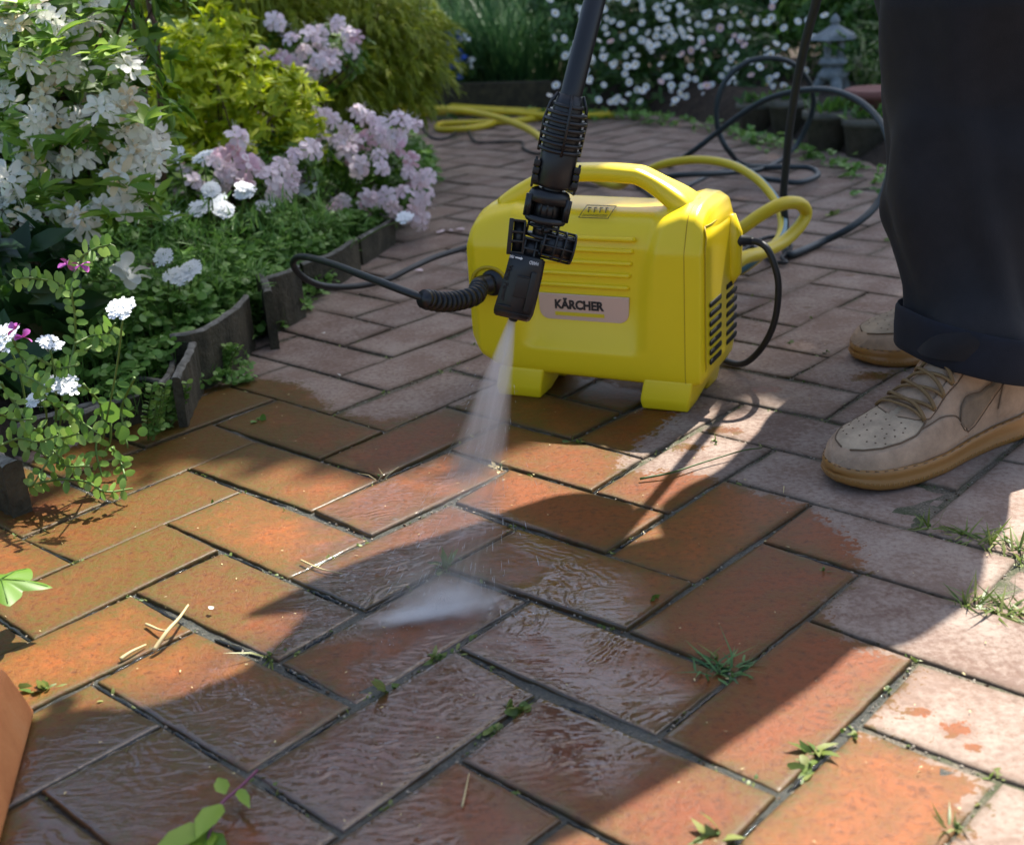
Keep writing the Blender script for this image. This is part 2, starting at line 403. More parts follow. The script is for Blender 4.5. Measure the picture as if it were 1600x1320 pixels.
def build_paving():
    V = []; F = []; wet = []; film = []; tone = []; edg = []; moss = []; nb = 0
    for i in range(-32, 30):
        for j in range(-14, 46):
            k = (i + j) % 4
            if k == 0: i1, j1 = i + 2, j + 1
            elif k == 2: i1, j1 = i + 1, j + 2
            else: continue
            c00, c10, c11, c01 = corner(i, j), corner(i1, j), corner(i1, j1), corner(i, j1)
            cen = (c00 + c10 + c11 + c01) / 4
            if cen[0] < -1.1 or cen[0] > 2.6 or cen[1] < .35 or cen[1] > 4.9: continue
            sd = float(sdist(np.array([cen[0]]), np.array([cen[1]]), EDGE)[0])
            if sd < -.09: continue
            near = cen[1] < 2.0
            rr = np.random.default_rng((i + 60) * 777 + j)
            dens = 1.0 if cen[1] < 1.35 else (.6 if near else .25)
            nu = max(4, int((i1 - i) * 22 * dens)); nv = max(4, int((j1 - j) * 22 * dens))
            a = np.linspace(0, 1, nu + 1); bb = np.linspace(0, 1, nv + 1)
            gap = .0022 + rr.uniform(-.0008, .0012)
            gu, gv = gap / (UNIT * (i1 - i)), gap / (UNIT * (j1 - j))
            # extra rows for the rounded arris and the side
            ed = .0020
            eu, ev = ed / (UNIT * (i1 - i)), ed / (UNIT * (j1 - j))
            A_ = np.concatenate([[gu, gu, gu + eu * .35], gu + eu + a * (1 - 2 * gu - 2 * eu), [1 - gu - eu * .35, 1 - gu, 1 - gu]])
            B_ = np.concatenate([[gv, gv, gv + ev * .35], gv + ev + bb * (1 - 2 * gv - 2 * ev), [1 - gv - ev * .35, 1 - gv, 1 - gv]])
            zA = np.array([-.014, -.0020, -.0005] + [0] * (nu + 1) + [-.0005, -.0020, -.014]); zB = np.array([-.014, -.0020, -.0005] + [0] * (nv + 1) + [-.0005, -.0020, -.014])
            uu, vv = np.meshgrid(A_, B_, indexing='ij')
            Z = np.minimum.outer(zA, zB)
            P = ((1 - uu) * (1 - vv))[..., None] * c00 + (uu * (1 - vv))[..., None] * c10 + (uu * vv)[..., None] * c11 + ((1 - uu) * vv)[..., None] * c01
            X, Y = P[..., 0], P[..., 1]
            # chipped, slightly wavy outline
            eD = np.minimum(np.minimum(uu - gu, 1 - gu - uu) * (i1 - i), np.minimum(vv - gv, 1 - gv - vv) * (j1 - j)) * UNIT
            wob = (fbm(X, Y, 70, 1) * .0009 + np.clip(fbm(X, Y, 230, 2) - .5, 0, 1) * .0016) * np.exp(-np.clip(eD, 0, 1) / .006)
            cd = (cen - P); cdl = np.linalg.norm(cd, axis=-1, keepdims=True) + 1e-9
            P = P + cd / cdl * wob[..., None]
            tz = rr.normal(0, .0007) + .0; tx, ty = rr.normal(0, .008, 2)
            Zt = Z + tz + (X - cen[0]) * tx + (Y - cen[1]) * ty + fbm(X, Y, 25, 2) * .00035
            w = A_.size; h = B_.size
            V.append(np.stack([P[..., 0].ravel(), P[..., 1].ravel(), Zt.ravel()], 1))
            ii, jj = np.meshgrid(np.arange(w - 1), np.arange(h - 1), indexing='ij')
            q = (ii * h + jj).ravel() + nb
            F.append(np.stack([q, q + h, q + h + 1, q + 1], 1)); nb += w * h
            wet.append(wet_at(X, Y).ravel()); film.append(film_at(X, Y).ravel())
            tone.append(np.full(X.size, rr.beta(2, 2))); edg.append(np.exp(-np.clip(eD, 0, 1) / .0035).ravel())
            left = np.clip((-.02 - X) / .35, 0, 1)
            edgefall = np.exp(-np.clip(eD, 0, 1) / .022)
            moss.append(np.clip(.10 + left * .32 + edgefall * .42 + np.clip((Y - 1.25) / .3, 0, 1) * np.clip((1.0 - X) / .4, 0, 1) * .25 + fbm(X, Y, 14, 3) * .2, 0, 1.2).ravel())
    V = np.concatenate(V); F = np.concatenate(F)
    me = bpy.data.meshes.new('paving'); me.vertices.add(len(V)); me.vertices.foreach_set('co', V.ravel())
    me.loops.add(F.size); me.loops.foreach_set('vertex_index', F.ravel().astype(np.int32))
    me.polygons.add(len(F)); me.polygons.foreach_set('loop_start', np.arange(0, F.size, 4, dtype=np.int32))
    me.update(calc_edges=True)
    for nm, dat in (('wet', wet), ('film', film), ('rnd', tone), ('edge', edg), ('moss', moss)):
        a = me.attributes.new(nm, 'FLOAT', 'POINT'); a.data.foreach_set('value', np.concatenate(dat))
    o = link('brick_paving', me, M['brick']); tag(o, kind='structure'); return o
build_paving()
def build_joints():
    xs = np.arange(-1.3, 2.9, .02); ys = np.concatenate([np.arange(.3, 2.0, .012), np.arange(2.0, 5.0, .05)])
    X, Y = np.meshgrid(xs, ys, indexing='ij')
    Z = -.0030 + fbm(X, Y, 90, 4) * .0014 + fbm(X, Y, 23, 2) * .0010
    mb = MB(); w, h = X.shape
    ii, jj = np.meshgrid(np.arange(w - 1), np.arange(h - 1), indexing='ij'); q = (ii * h + jj).ravel()
    mb.add(np.stack([X.ravel(), Y.ravel(), Z.ravel()], 1), np.stack([q, q + h, q + h + 1, q + 1], 1).tolist())
    o = mb.build('joint_sand', M['joint']); tag(o, kind='structure')
    for nm, dat in (('wet', wet_at(X, Y)), ('film', film_at(X, Y))):
        a = o.data.attributes.new(nm, 'FLOAT', 'POINT'); a.data.foreach_set('value', dat.ravel())
build_joints()
# soil: one sheet to the horizon, mounded in the beds
M['soil'] = mat('soil', (.045, .03, .02), .95)
_n, _l, _b = nt(M['soil'])
_l.new(ramp(M['soil'], noise(M['soil'], 60, 6, .7), [(.3, (.02, .013, .008)), (.6, (.06, .04, .025)), (.8, (.12, .085, .05))]), _b.inputs['Base Color'])
_l.new(bump(M['soil'], noise(M['soil'], 90, 6, .7), 1.0, .01), _b.inputs['Normal'])
def build_soil():
    xs = np.concatenate([[-200, -60, -20, -8], np.arange(-4, 5.01, .06), [8, 20, 60, 200]])
    ys = np.concatenate([[-200, -60, -20, -5, -1], np.arange(.2, 7.01, .06), [9, 14, 25, 60, 200]])
    X, Y = np.meshgrid(xs, ys, indexing='ij')
    d = sdist(X, Y, EDGE)
    Z = np.where(d > -.10, -.03, 0.0) + np.clip((-d - .08) / .12, 0, 1) * .085 + np.where(d < -.1, fbm(X, Y, 9, 3) * .012, 0)
    mb = MB(); w, h = X.shape
    ii, jj = np.meshgrid(np.arange(w - 1), np.arange(h - 1), indexing='ij'); q = (ii * h + jj).ravel()
    mb.add(np.stack([X.ravel(), Y.ravel(), Z.ravel()], 1), np.stack([q, q + h, q + h + 1, q + 1], 1).tolist())
    tag(mb.build('garden_soil', M['soil']), kind='structure')
build_soil()
# ------------------------------------------------------------------ plastics, rubber, cloth
def plastic(name, col, rough, nb=.15, spec=.5):
    m = mat(name, col, rough); n, l, b = nt(m)
    v = noise(m, 9, 4, .6); g = noise(m, 700, 2, .5)
    l.new(mixc(m, ramp(m, v, [(.4, 0.0), (.8, .25)]), tuple(col), tuple(c * .82 for c in col)), b.inputs['Base Color'])
    l.new(mathn(m, 'ADD', mathn(m, 'MULTIPLY', v, .12), rough - .05), b.inputs['Roughness'])
    l.new(bump(m, g, nb, .0004), b.inputs['Normal']); return m
M['yellow'] = plastic('yellow_plastic', (.90, .66, .012), .31)
M['black'] = plastic('black_plastic', (.012, .012, .013), .38, .3)
M['rubber'] = plastic('black_rubber', (.014, .015, .016), .45, .3)
M['teal_rubber'] = plastic('grey_rubber', (.018, .03, .034), .42, .2)
M['hose_yellow'] = plastic('hose_yellow', (.72, .55, .02), .4)
M['hose_blue'] = plastic('hose_blue', (.13, .26, .32), .45)
M['void'] = mat('vent_black', (.004, .004, .004), .8)
M['print'] = mat('print_black', (.02, .018, .018), .5)
M['print_white'] = mat('print_white', (.75, .75, .75), .5)
M['groove'] = plastic('yellow_groove', (.50, .33, .004), .5)
M['badge'] = plastic('silver_badge', (.66, .54, .46), .38); nt(M['badge'])[2].inputs['Metallic'].default_value = .55

# ------------------------------------------------------------------ pressure washer
WA = Vector((-.00196, 1.52192, 0)); WD = Vector((.89879, -.43837, 0)); WN = Vector((.43837, .89879, 0)); WZ = Vector((0, 0, 1))
washer = empty('pressure_washer', WA, math.atan2(WD.y, WD.x))
tag(washer, 'compact yellow pressure washer with carrying handle standing on the wet brick paving', 'pressure washer')
def wl_(p): return WA + WD * p[0] + WN * p[1] + WZ * p[2]      # washer frame -> world
US = [-.049, -.0478, -.044, -.035, -.015, .02, .045, .2, .225, .24, .252, .259, .2615]
def wz1(u): return interp(u, [-.049, -.046, -.04, -.03, -.012, .012, .03, .05, .19, .212, .23, .246, .256, .262], [.212, .227, .236, .242, .247, .252, .249, .239, .2375, .246, .2515, .2495, .243, .228])
def wz0(u): return interp(u, [-.049, -.044, -.036, -.02, .0, .24, .255, .262], [.070, .058, .050, .041, .033, .029, .034, .045])
def body_pt(u, th):
    # u along the front, th round the cross-section, as a rounded box in (w, z)
    z1, z0 = wz1(u), wz0(u)
    e = smooth(-.049, -.034, u) * smooth(.2630, .2555, u)
    w0, w1 = .0 + (1 - e) * .007, .134 - (1 - e) * .007
    rw, rz = (w1 - w0) / 2, (z1 - z0) / 2; cw, cz = (w1 + w0) / 2, (z1 + z0) / 2
    c, s = math.cos(th), math.sin(th)
    p = .19 if s > 0 else .16
    x = math.copysign(abs(c) ** p, c); y = math.copysign(abs(s) ** p, s)
    w = cw + x * rw; z = cz + y * rz
    if c < 0:                                 # the front: recess in the middle, softly rounded top
        ins = smooth(.022, .046, u - (z - .13) * .05) * smooth(.196, .176, u - (z - .15) * .16) * smooth(.068, .086, z)
        w += .0115 * ins * smooth(-.2, -.9, x)
        if z > .2: w += .010 * smooth(.205, .246, z)
    if s > 0: z -= .019 * (1 - smooth(-.015, .062, w)) * smooth(.16, .235, z)
    return (u, w, z)
mb = MB()
NU, NV = 130, 180
uL = np.concatenate([np.linspace(-.049, -.03, 14)[:-1], np.linspace(-.03, .235, 110)[:-1], np.linspace(.235, .262, 20)])
ths = [2 * math.pi * k / NV for k in range(NV)]
# denser around the corners: warp the angle
def warp(t): return t + .30 * math.sin(4 * t) / 4 * -1
V = []; F = []
for u in uL:
    for t in ths: V.append(body_pt(u, warp(t)))
for i in range(len(uL) - 1):
    for k in range(NV): F.append([i * NV + k, i * NV + (k + 1) % NV, (i + 1) * NV + (k + 1) % NV, (i + 1) * NV + k][::-1])
nL = len(uL)
for (base, sgn, uc) in ((0, 1, -.051), ((nL - 1) * NV, -1, .2642)):   # gently domed ends
    prev = base
    for s_, du in ((.93, .55), (.75, .85), (.4, 1.0)):
        st = len(V)
        for k in range(NV):
            p = V[base + k]; cz = (wz1(p[0]) + wz0(p[0])) / 2
            uu = p[0] + (uc - p[0]) * du
            V.append((uu, .066 + (p[1] - .066) * s_, cz + (p[2] - cz) * s_))
        for k in range(NV):
            f = [prev + k, prev + (k + 1) % NV, st + (k + 1) % NV, st + k]
            F.append(f if sgn > 0 else f[::-1])
        prev = st
    F.append([prev + k for k in range(NV)] if sgn > 0 else [prev + k for k in range(NV)][::-1])
mb.add(V, F)
body = mb.build('body', M['yellow'], washer)
# handle: an arched bar rising from both shoulders
mb = MB()
hp = catmull([(-.012, .066, .236), (.012, .066, .252), (.040, .066, .268), (.066, .066, .2765), (.085, .066, .278), (.12, .066, .2785), (.150, .066, .277), (.166, .066, .2745), (.19, .066, .262), (.214, .066, .247), (.228, .066, .236)], 5)
P = [Vector(p) for p in hp]; n_ = len(P); V = []; F = []; SG = 20
for i, p in enumerate(P):
    T = (P[min(i + 1, n_ - 1)] - P[max(i - 1, 0)]).normalized(); Nn = Vector((-T.z, 0, T.x))
    wid = .0190 + .010 * (1 - smooth(.0, .05, p.x) * smooth(.226, .18, p.x)); th_ = .0105 + .004 * (1 - smooth(.0, .06, p.x) * smooth(.226, .17, p.x))
    for k in range(SG):
        a = 2 * math.pi * k / SG; c, s = math.cos(a), math.sin(a)
        V.append(tuple(p + Vector((0, 1, 0)) * math.copysign(abs(c) ** .6, c) * wid + Nn * math.copysign(abs(s) ** .6, s) * th_))
for i in range(n_ - 1):
    for k in range(SG): F.append([i * SG + k, i * SG + (k + 1) % SG, (i + 1) * SG + (k + 1) % SG, (i + 1) * SG + k])
F.append(list(range(SG))[::-1]); F.append([(n_ - 1) * SG + k for k in range(SG)])
mb.add(V, F); mb.build('handle', M['yellow'], washer)
# ribbed front panel
def bar(mb, u0, u1, z, w, r, drop=0.0):
    tube(mb, [(u0, w + .003, z), (u0 + .003, w, z), (u1 - .003, w, z + drop), (u1, w + .003, z + drop)], r, 10)
mb = MB()
for k, z in enumerate((.2095, .195, .180, .165, .150)):
    bar(mb, .045, .173 - k * .0022, z, .0098, .0030, -.0)
mb.build('front_rib', M['yellow'], washer)
# name badge with bottom corners rounded
mb = MB()
pts = [(.046, .1385), (.1655, .1385)]
for k in range(7):
    a = R_(90 * k / 6); pts.append((.1645 - .012 + .012 * math.cos(a), .117 - .012 * math.sin(a) + .001))
for k in range(7):
    a = R_(90 * k / 6); pts.append((.047 + .012 - .012 * math.sin(a), .117 - .012 * math.cos(a) + .001))
prism(mb, pts[::-1], (0, .0105, 0), (1, 0, 0), (0, 0, 1), (0, -.0022, 0), c=.0006)
badge = mb.build('name_badge', M['badge'], washer, smooth=False)
def text_mesh(name, s, size, m, parent, origin, ex, ey, depth=.0003, bold=0.0, width=None, height=None, flip=False):
    cu = bpy.data.curves.new(name, 'FONT'); cu.body = s; cu.size = size; cu.extrude = depth; cu.offset = bold; cu.resolution_u = 3
    tmp = bpy.data.objects.new(name, cu); COL.objects.link(tmp)
    me = bpy.data.meshes.new_from_object(tmp.evaluated_get(bpy.context.evaluated_depsgraph_get()))
    bpy.data.objects.remove(tmp); bpy.data.curves.remove(cu)
    co = np.array([v.co[:] for v in me.vertices])
    mn, mx = co.min(0), co.max(0)
    if width: co[:, 0] = (co[:, 0] - mn[0]) * width / (mx[0] - mn[0])
    if height: co[:, 1] = (co[:, 1] - mn[1]) * height / (mx[1] - mn[1])
    ex, ey, o = Vector(ex), Vector(ey), Vector(origin); ez = ex.cross(ey).normalized()
    me.vertices.foreach_set('co', np.array([tuple(o + ex * c[0] + ey * c[1] + ez * c[2]) for c in co]).ravel())
    me.update(); return link(name, me, m, parent, smooth=False)
text_mesh('lettering', 'KÄRCHER', .014, M['print'], badge, (.068, .0081, .1195), (1, 0, 0), (0, 0, 1), .0004, .00062, width=.065, height=.0145)
mb = MB(); box(mb, (.1005, .0082, .1135), (.0325, 0, 0), (0, .0005, 0), (0, 0, .0023)); mb.build('stripe', M['hose_yellow'], badge, smooth=False)
# little pictogram label on the top
mb = MB()
zt = 0
def lt_(u, w): return (u, w, .2392 - .019 * (1 - smooth(-.015, .062, w)) + .0012)
for a, b_ in (((.098, .024), (.136, .024)), ((.136, .024), (.136, .054)), ((.136, .054), (.098, .054)), ((.098, .054), (.098, .024))):
    tube(mb, [lt_(a[0], a[1]), lt_(*[(a[q] + b_[q]) / 2 for q in (0, 1)]), lt_(b_[0], b_[1])], .00045, 6)
for k in range(4):
    cx = .104 + k * .0075
    lathe(mb, Vector(lt_(cx, .047)) - Vector((0, 0, .0003)), Vector(lt_(cx, .047)) + Vector((0, 0, .0003)), [(0, .0022), (1, .0022)], 10)
    tube(mb, [lt_(cx, .044), lt_(cx + .002, .036)], .0006, 6)
for k in range(3): tube(mb, [lt_(.101, .031 - k * .0018), lt_(.133, .031 - k * .0018)], .00025, 5)
mb.build('pictogram_label', M['print'], washer)
# right-hand side cover with slanted vents, cord boss
mb = MB()
def sc(a, b_):
    # a: depth 0..1 , b: height 0..1 -> plate with arched front edge
    zb = .046 + b_ * .181
    wf = .0045 + .012 * max(0, (b_ - .86) / .14) ** 1.2 + .004 * max(0, (.12 - b_) / .12)
    w = wf + a * (.129 - wf)
    u = .2652 - .0035 * (abs(a - .5) * 2) ** 6 - .004 * smooth(.93, 1.0, b_) - .004 * smooth(.06, 0, b_)
    return (u, w, zb)
grid(mb, sc, 40, 60)
tube(mb, [(.263, .109, .222), (.2655, .109, .20), (.2655, .109, .15), (.263, .109, .136)], [.006, .012, .011, .004], 14)
side_cover = mb.build('side_cover', M['yellow'], washer)
mb = MB(); tube(mb, [sc(0, t / 30) for t in range(31)], .0008, 6); tube(mb, [sc(t / 20, 1) for t in range(21)], .0008, 6)
tube(mb, [tuple(Vector(body_pt(.2375, warp(math.pi / 2 + math.pi * k / 40))) + Vector((0, 0, 0))) for k in range(0, 41)], .0006, 6)
mb.build('seam', M['groove'], washer)
slot0 = None
for c_ in range(2):
    for r_ in range(7):
        o = None
        z = (.1345 - r_ * .0118) + c_ * .003
        w0 = .012 if c_ == 0 else .082
        if slot0 is None:
            mb = MB(); V = []
            pts = [(0, -.0030), (.044, -.0040), (.047, -.001), (.045, .0024), (.002, .0030), (-.001, .0005)]
            prism(mb, pts, (0, 0, 0), (0, 1, 0), (0, 0, 1), (.0016, 0, 0), c=.0003)
            slot0 = mb.build('vent_slot', M['void'], side_cover); o = slot0
        else:
            o = slot0.copy(); COL.objects.link(o); o.parent = side_cover
        o.location = (.2646, w0, z)
# feet
for nm, u0, u1 in (('left', -.016, .044), ('right', .180, .240)):
    for back in (0, 1):
        mb = MB(); bm = bmesh.new(); vs = []
        def fp(u, w, z): return bm.verts.new((u, w if not back else .132 - w, z))
        L = [fp(u0 + .001, .002, .0), fp(u1, .002, .0), fp(u1 - .002, .042, .0), fp(u0 + .004, .042, .0)]
        Mi = [fp(u0 - .001, -.001, .012), fp(u1 + .002, -.001, .012), fp(u1 + .004, .052, .012), fp(u0, .052, .012)]
        T_ = [fp(u0 + .004, .002, .040), fp(u1 + .006, .002, .040), fp(u1 + .014, .095, .040), fp(u0 + .006, .095, .040)]
        for a, b_ in ((L, Mi), (Mi, T_)):
            for i in range(4): bm.faces.new([a[i], a[(i + 1) % 4], b_[(i + 1) % 4], b_[i]])
        bm.faces.new(L[::-1]); bm.faces.new(T_)
        bmesh.ops.bevel(bm, geom=list(bm.edges), offset=.0035, segments=3, affect='EDGES', profile=.6)
        bmesh.ops.recalc_face_normals(bm, faces=bm.faces); bm.verts.index_update()
        mb.add([tuple(v.co) for v in bm.verts], [[v.index for v in f.verts] for f in bm.faces]); bm.free()
        mb.build('foot', M['yellow'], washer)
# outlet socket at the front left, cord grommet
mb = MB(); lathe(mb, (-.012, .008, .15), (-.012, -.004, .15), [(0, .017), (.7, .017), (1, .0155)], 24); mb.build('hose_outlet', M['black'], washer)
mb = MB(); V = []; F = []
for k in range(17):
    a = math.pi * k / 16
    V += [(-.016 + .026 * math.cos(a), .0035, .150 + .022 * math.sin(a)), (-.016 + .026 * math.cos(a), -.0022, .150 + .022 * math.sin(a)), (-.016 + .021 * math.cos(a), -.0022, .150 + .018 * math.sin(a)), (-.016 + .021 * math.cos(a), .0035, .150 + .018 * math.sin(a))]
for k in range(16):
    for j in range(4): F.append([k * 4 + j, k * 4 + (j + 1) % 4, (k + 1) * 4 + (j + 1) % 4, (k + 1) * 4 + j])
mb.add(V, F); mb.build('outlet_rim', M['groove'], washer)
mb = MB(); lathe(mb, (.272, .1085, .1905), (.290, .1085, .1905), [(0, .0078), (.25, .0078), (.3, .0062), (1, .0052)], 20)
tube(mb, catmull([(.285, .1085, .1905), (.297, .1085, .189), (.309, .106, .182), (.318, .104, .165), (.3235, .105, .14), (.3215, .108, .105), (.313, .115, .075), (.296, .125, .045), (.27, .150, .018), (.24, .185, .006), (.19, .23, .005)], 7), .0042, 12)
mb.build('power_cord', M['rubber'], washer)

# ------------------------------------------------------------------ high-pressure hose from the washer
hose = empty('high_pressure_hose', wl_((-.012, 0, .15)))
tag(hose, 'black high pressure hose with ribbed bend protector looping from the washer front', 'pressure hose')
o_ = wl_((-.012, -.003, .15))
def L_(parent, P): return [tuple(Vector(p) - parent.location) for p in P]
boot = catmull([o_, wl_((-.022, -.016, .149)), at(742, 462, 1.485), at(715, 470, 1.455), at(690, 472, 1.43), at(662, 467, 1.405)], 8)
mb = MB(); nn = len(boot)
tube(mb, L_(hose, boot), [.0125 if i < 10 else .0100 - .0012 * (i - 10) / (nn - 10) for i in range(nn)], 16)
seg = boot[9:nn]
Lh = L_(hose, catmull(seg, 3)); m_ = len(Lh)
for i in range(2, m_ - 6, 7):
    tube(mb, Lh[i:i + 4], [.0115, .0125, .0125, .0115], 16)
tube(mb, Lh[-9:], .0112, 16)
mb.build('bend_protector', M['black'], hose)
mb = MB()
main = [at(668, 468, 1.41), at(640, 458, 1.42), at(600, 443, 1.46), at(560, 428, 1.52), at(520, 413, 1.60), at(485, 403, 1.68), at(466, 402, 1.72), at(458, 411, 1.75), at(465, 425, 1.77), at(485, 440, 1.79), at(515, 448, 1.82),
        at(560, 447, 1.86), at(605, 437, 1.90), at(640, 420, 1.95), at(680, 402, 2.02), at(725, 388, 2.08), at(790, 370, 2.14), at(860, 358, 2.20), at(930, 345, 2.28), at(960, 330, 2.36), (.20, 2.6, .012), (.16, 2.95, .008), (.22, 3.05, .008), (.33, 2.98, .01), (.40, 2.9, .02)]
tube(mb, L_(hose, catmull(main, 8)), .0048, 14)
mb.build('hose', M['rubber'], hose)

# the black hose that rises from the ground to the gun, with its loose loops behind
loop = empty('rising_hose', gr(1230, 395)); tag(loop, 'dark hose in wide loops behind the washer, rising beside the trouser leg', 'hose')
mb = MB()
lp = [(.16, 2.5, .008), (.30, 2.62, .006), gr(1130, 268), at(1210, 262, 2.85), at(1262, 262, 2.84), at(1278, 274, 2.78), at(1250, 285, 2.72), at(1215, 282, 2.73), at(1180, 276, 2.8), at(1150, 256, 2.85)]
tube(mb, L_(loop, catmull(lp, 8)), .0065, 12)
lp = [gr(1000, 280), gr(1040, 262), at(1075, 242, 2.95), at(1120, 208, 2.9), at(1160, 178, 2.85), at(1200, 155, 2.8), at(1250, 142, 2.72), at(1300, 142, 2.62), at(1345, 160, 2.52), at(1378, 195, 2.42), at(1391, 235, 2.34), at(1388, 275, 2.28), at(1370, 320, 2.24),
      at(1330, 355, 2.2), gr(1285, 378, .008), gr(1250, 393, .008), gr(1232, 397, .010), at(1226, 385, 2.17), at(1227, 350, 2.15), at(1224, 310, 2.12), at(1228, 260, 2.08), at(1234, 200, 2.02), at(1245, 130, 1.94), at(1260, 60, 1.86), at(1276, 0, 1.78), at(1290, -80, 1.68), at(1270, -170, 1.58), (.34, 1.44, .80)]
tube(mb, L_(loop, catmull(lp, 8)), [.0068] * 120 + [.0066] * 2000 if False else .0066, 12)
lp = [gr(1000, 283), at(1060, 274, 2.7), at(1140, 270, 2.75), at(1200, 262, 2.9), at(1240, 232, 3.0), at(1262, 195, 3.0), at(1271, 160, 2.98), at(1262, 125, 2.95), at(1235, 98, 2.92), at(1200, 91, 2.9), at(1165, 99, 2.9), at(1135, 125, 2.9), at(1120, 165, 2.9), at(1123, 205, 2.9), at(1140, 238, 2.9), gr(1165, 258, .01), gr(1230, 260, .007)]
tube(mb, L_(loop, catmull(lp, 8)), .0062, 12)
mb.build('hose', M['teal_rubber'], loop)
# thin mains cable on the ground
cord = MB()
lp = [wl_((.19, .23, .005)), gr(1090, 470, .006), gr(1170, 385, .03), gr(1215, 370, .03), gr(1236, 385, .02), gr(1222, 402, .008), gr(1228, 410, .008), gr(1205, 408, .008), gr(1188, 392, .006), gr(1160, 382, .006), gr(1100, 380, .006), gr(1010, 300, .006), gr(960, 268, .006), gr(905, 255, .005), gr(897, 225, .005), gr(890, 235, .005), gr(840, 240, .005), gr(818, 232, .005), gr(815, 222, .005), gr(780, 222, .005),
      gr(745, 222, .005), gr(733, 205, .005), gr(735, 190, .005), gr(700, 215, .005), gr(675, 215, .005), gr(660, 200, .005)]
tube(cord, catmull(lp, 8), .0036, 10)
co = cord.build('mains_cable', M['rubber']); tag(co, 'thin black mains cable wandering over the far bricks behind the washer', 'cable')
mb = MB(); lp = [gr(1105, 330, .006), gr(1112, 318, .012), at(1118, 304, 2.3), at(1128, 303, 2.3), gr(1134, 322, .01), gr(1150, 340, .006)]
tube(mb, catmull(lp, 6), .0032, 10); o = mb.build('cable_loop', M['rubber']); tag(o, 'small black cable loop standing up on the bricks behind the washer corner', 'cable')

# yellow garden hose with a blue-grey stripe
gh = MB()
lp = [gr(600, 168, .015), gr(640, 172, .015), at(700, 172, 3.9), at(750, 178, 3.8), at(790, 188, 3.65), at(830, 205, 3.5), at(862, 232, 3.3), gr(905, 268, .02), gr(960, 290, .03), at(985, 280, 2.64)]
tube(gh, catmull(lp, 8), .0095, 16, stripe=(9, 11, 1))
lp = [at(985, 280, 2.64), at(1005, 270, 2.6), at(1040, 256, 2.55), at(1090, 250, 2.48), at(1140, 257, 2.4), at(1180, 278, 2.3), at(1208, 308, 2.22), at(1222, 340, 2.15), at(1218, 372, 2.08), at(1190, 398, 2.0), gr(1150, 425, .012), gr(1100, 430, .012)]
tube(gh, catmull(lp, 8), .0082, 16, stripe=(12, 17, 1))
lp = [gr(1100, 430, .012), gr(1060, 420, .012), at(1090, 400, 1.98), at(1150, 363, 1.95), at(1190, 335, 1.95), at(1222, 319, 1.96), at(1248, 318, 1.98), at(1259, 332, 2.0), at(1250, 352, 1.99), at(1225, 377, 1.96), at(1190, 395, 1.9), at(1152, 410, 1.84), (.30, 1.80, .03), (.24, 1.72, .06), wl_((.20, .135, .08))]
tube(gh, catmull(lp, 8), .0105, 16, stripe=(14, 16, 1))
lp = [gr(950, 178, .012), gr(860, 170, .012), gr(760, 165, .012), gr(690, 165, .012), gr(625, 166, .02), gr(608, 172, .02), gr(650, 178, .02), gr(720, 176, .012), gr(770, 180, .012), gr(772, 192, .012), gr(740, 200, .012), gr(700, 203, .012), gr(684, 201, .012), gr(690, 194, .012), gr(740, 192, .012), gr(800, 190, .012), gr(860, 183, .012), gr(960, 180, .012)]
tube(gh, catmull(lp, 8), .0092, 14)
lp = [gr(900, 186, .012), gr(800, 176, .03), gr(720, 170, .035), gr(650, 168, .035), gr(600, 166, .03), gr(585, 160, .03), gr(640, 160, .03), gr(760, 170, .03), gr(880, 176, .02)]
tube(gh, catmull(lp, 8), .0090, 14)
o = gh.build('garden_hose', [M['hose_yellow'], M['hose_blue']]); tag(o, 'yellow garden hose with a blue grey stripe, coiled far back and looped behind the washer', 'garden hose')

# ------------------------------------------------------------------ spray lance
NZ = at(800, 499, 1.18)
lance = empty('spray_lance', NZ); tag(lance, 'black spray lance with a jointed swivel nozzle pointing down in front of the yellow washer', 'spray lance')
vdir = (Vector((0, 0, HC)) - NZ).normalized()              # faces this way
def lp_(x, y, Y=1.18, off=0.0): return at(x, y, Y) - NZ + vdir * off
# tube up to the gun
def t_(mbx, a, b_, r, seg=20): tube(mbx, [a, b_], r, seg)
mb = MB(); TOP = lp_(932, -10, 1.235); dirT = (TOP - lp_(892, 150)).normalized(); GUN = TOP + dirT * .34
tube(mb, [lp_(886, 175), lp_(892, 150), TOP, GUN], .0103, 24); mb.build('lance_tube', M['black'], lance)
A_, B_ = lp_(873, 240), lp_(892, 148)
mb = MB(); lathe(mb, A_, B_, [(0, .0160), (.08, .0168), (.5, .0162), (.80, .0135), (1, .0110)], 28)
for k in range(7):
    t = .06 + k * .125; r = .0205 if k < 5 else (.0190, .0150)[k - 5]
    lathe(mb, A_ + (B_ - A_) * (t - .034), A_ + (B_ - A_) * (t + .040), [(0, r - .003), (.2, r), (.8, r), (1, r - .003)], 28)
ax = (B_ - A_).normalized(); sd = ax.cross(vdir).normalized()
for a in (8, 98, 188, 278):
    q = Matrix.Rotation(R_(a), 3, ax) @ sd
    tube(mb, [A_ + q * .0195, A_ + (B_ - A_) * .55 + q * .0198, A_ + (B_ - A_) * .82 + q * .0168, B_ + q * .0118], .0015, 8)
mb.build('ribbed_cuff', M['black'], lance)
A_, B_ = lp_(865, 292), lp_(875, 236)
mb = MB(); lathe(mb, A_, B_, [(0, .0150), (.1, .0172), (.95, .0175), (1, .0168)], 28)
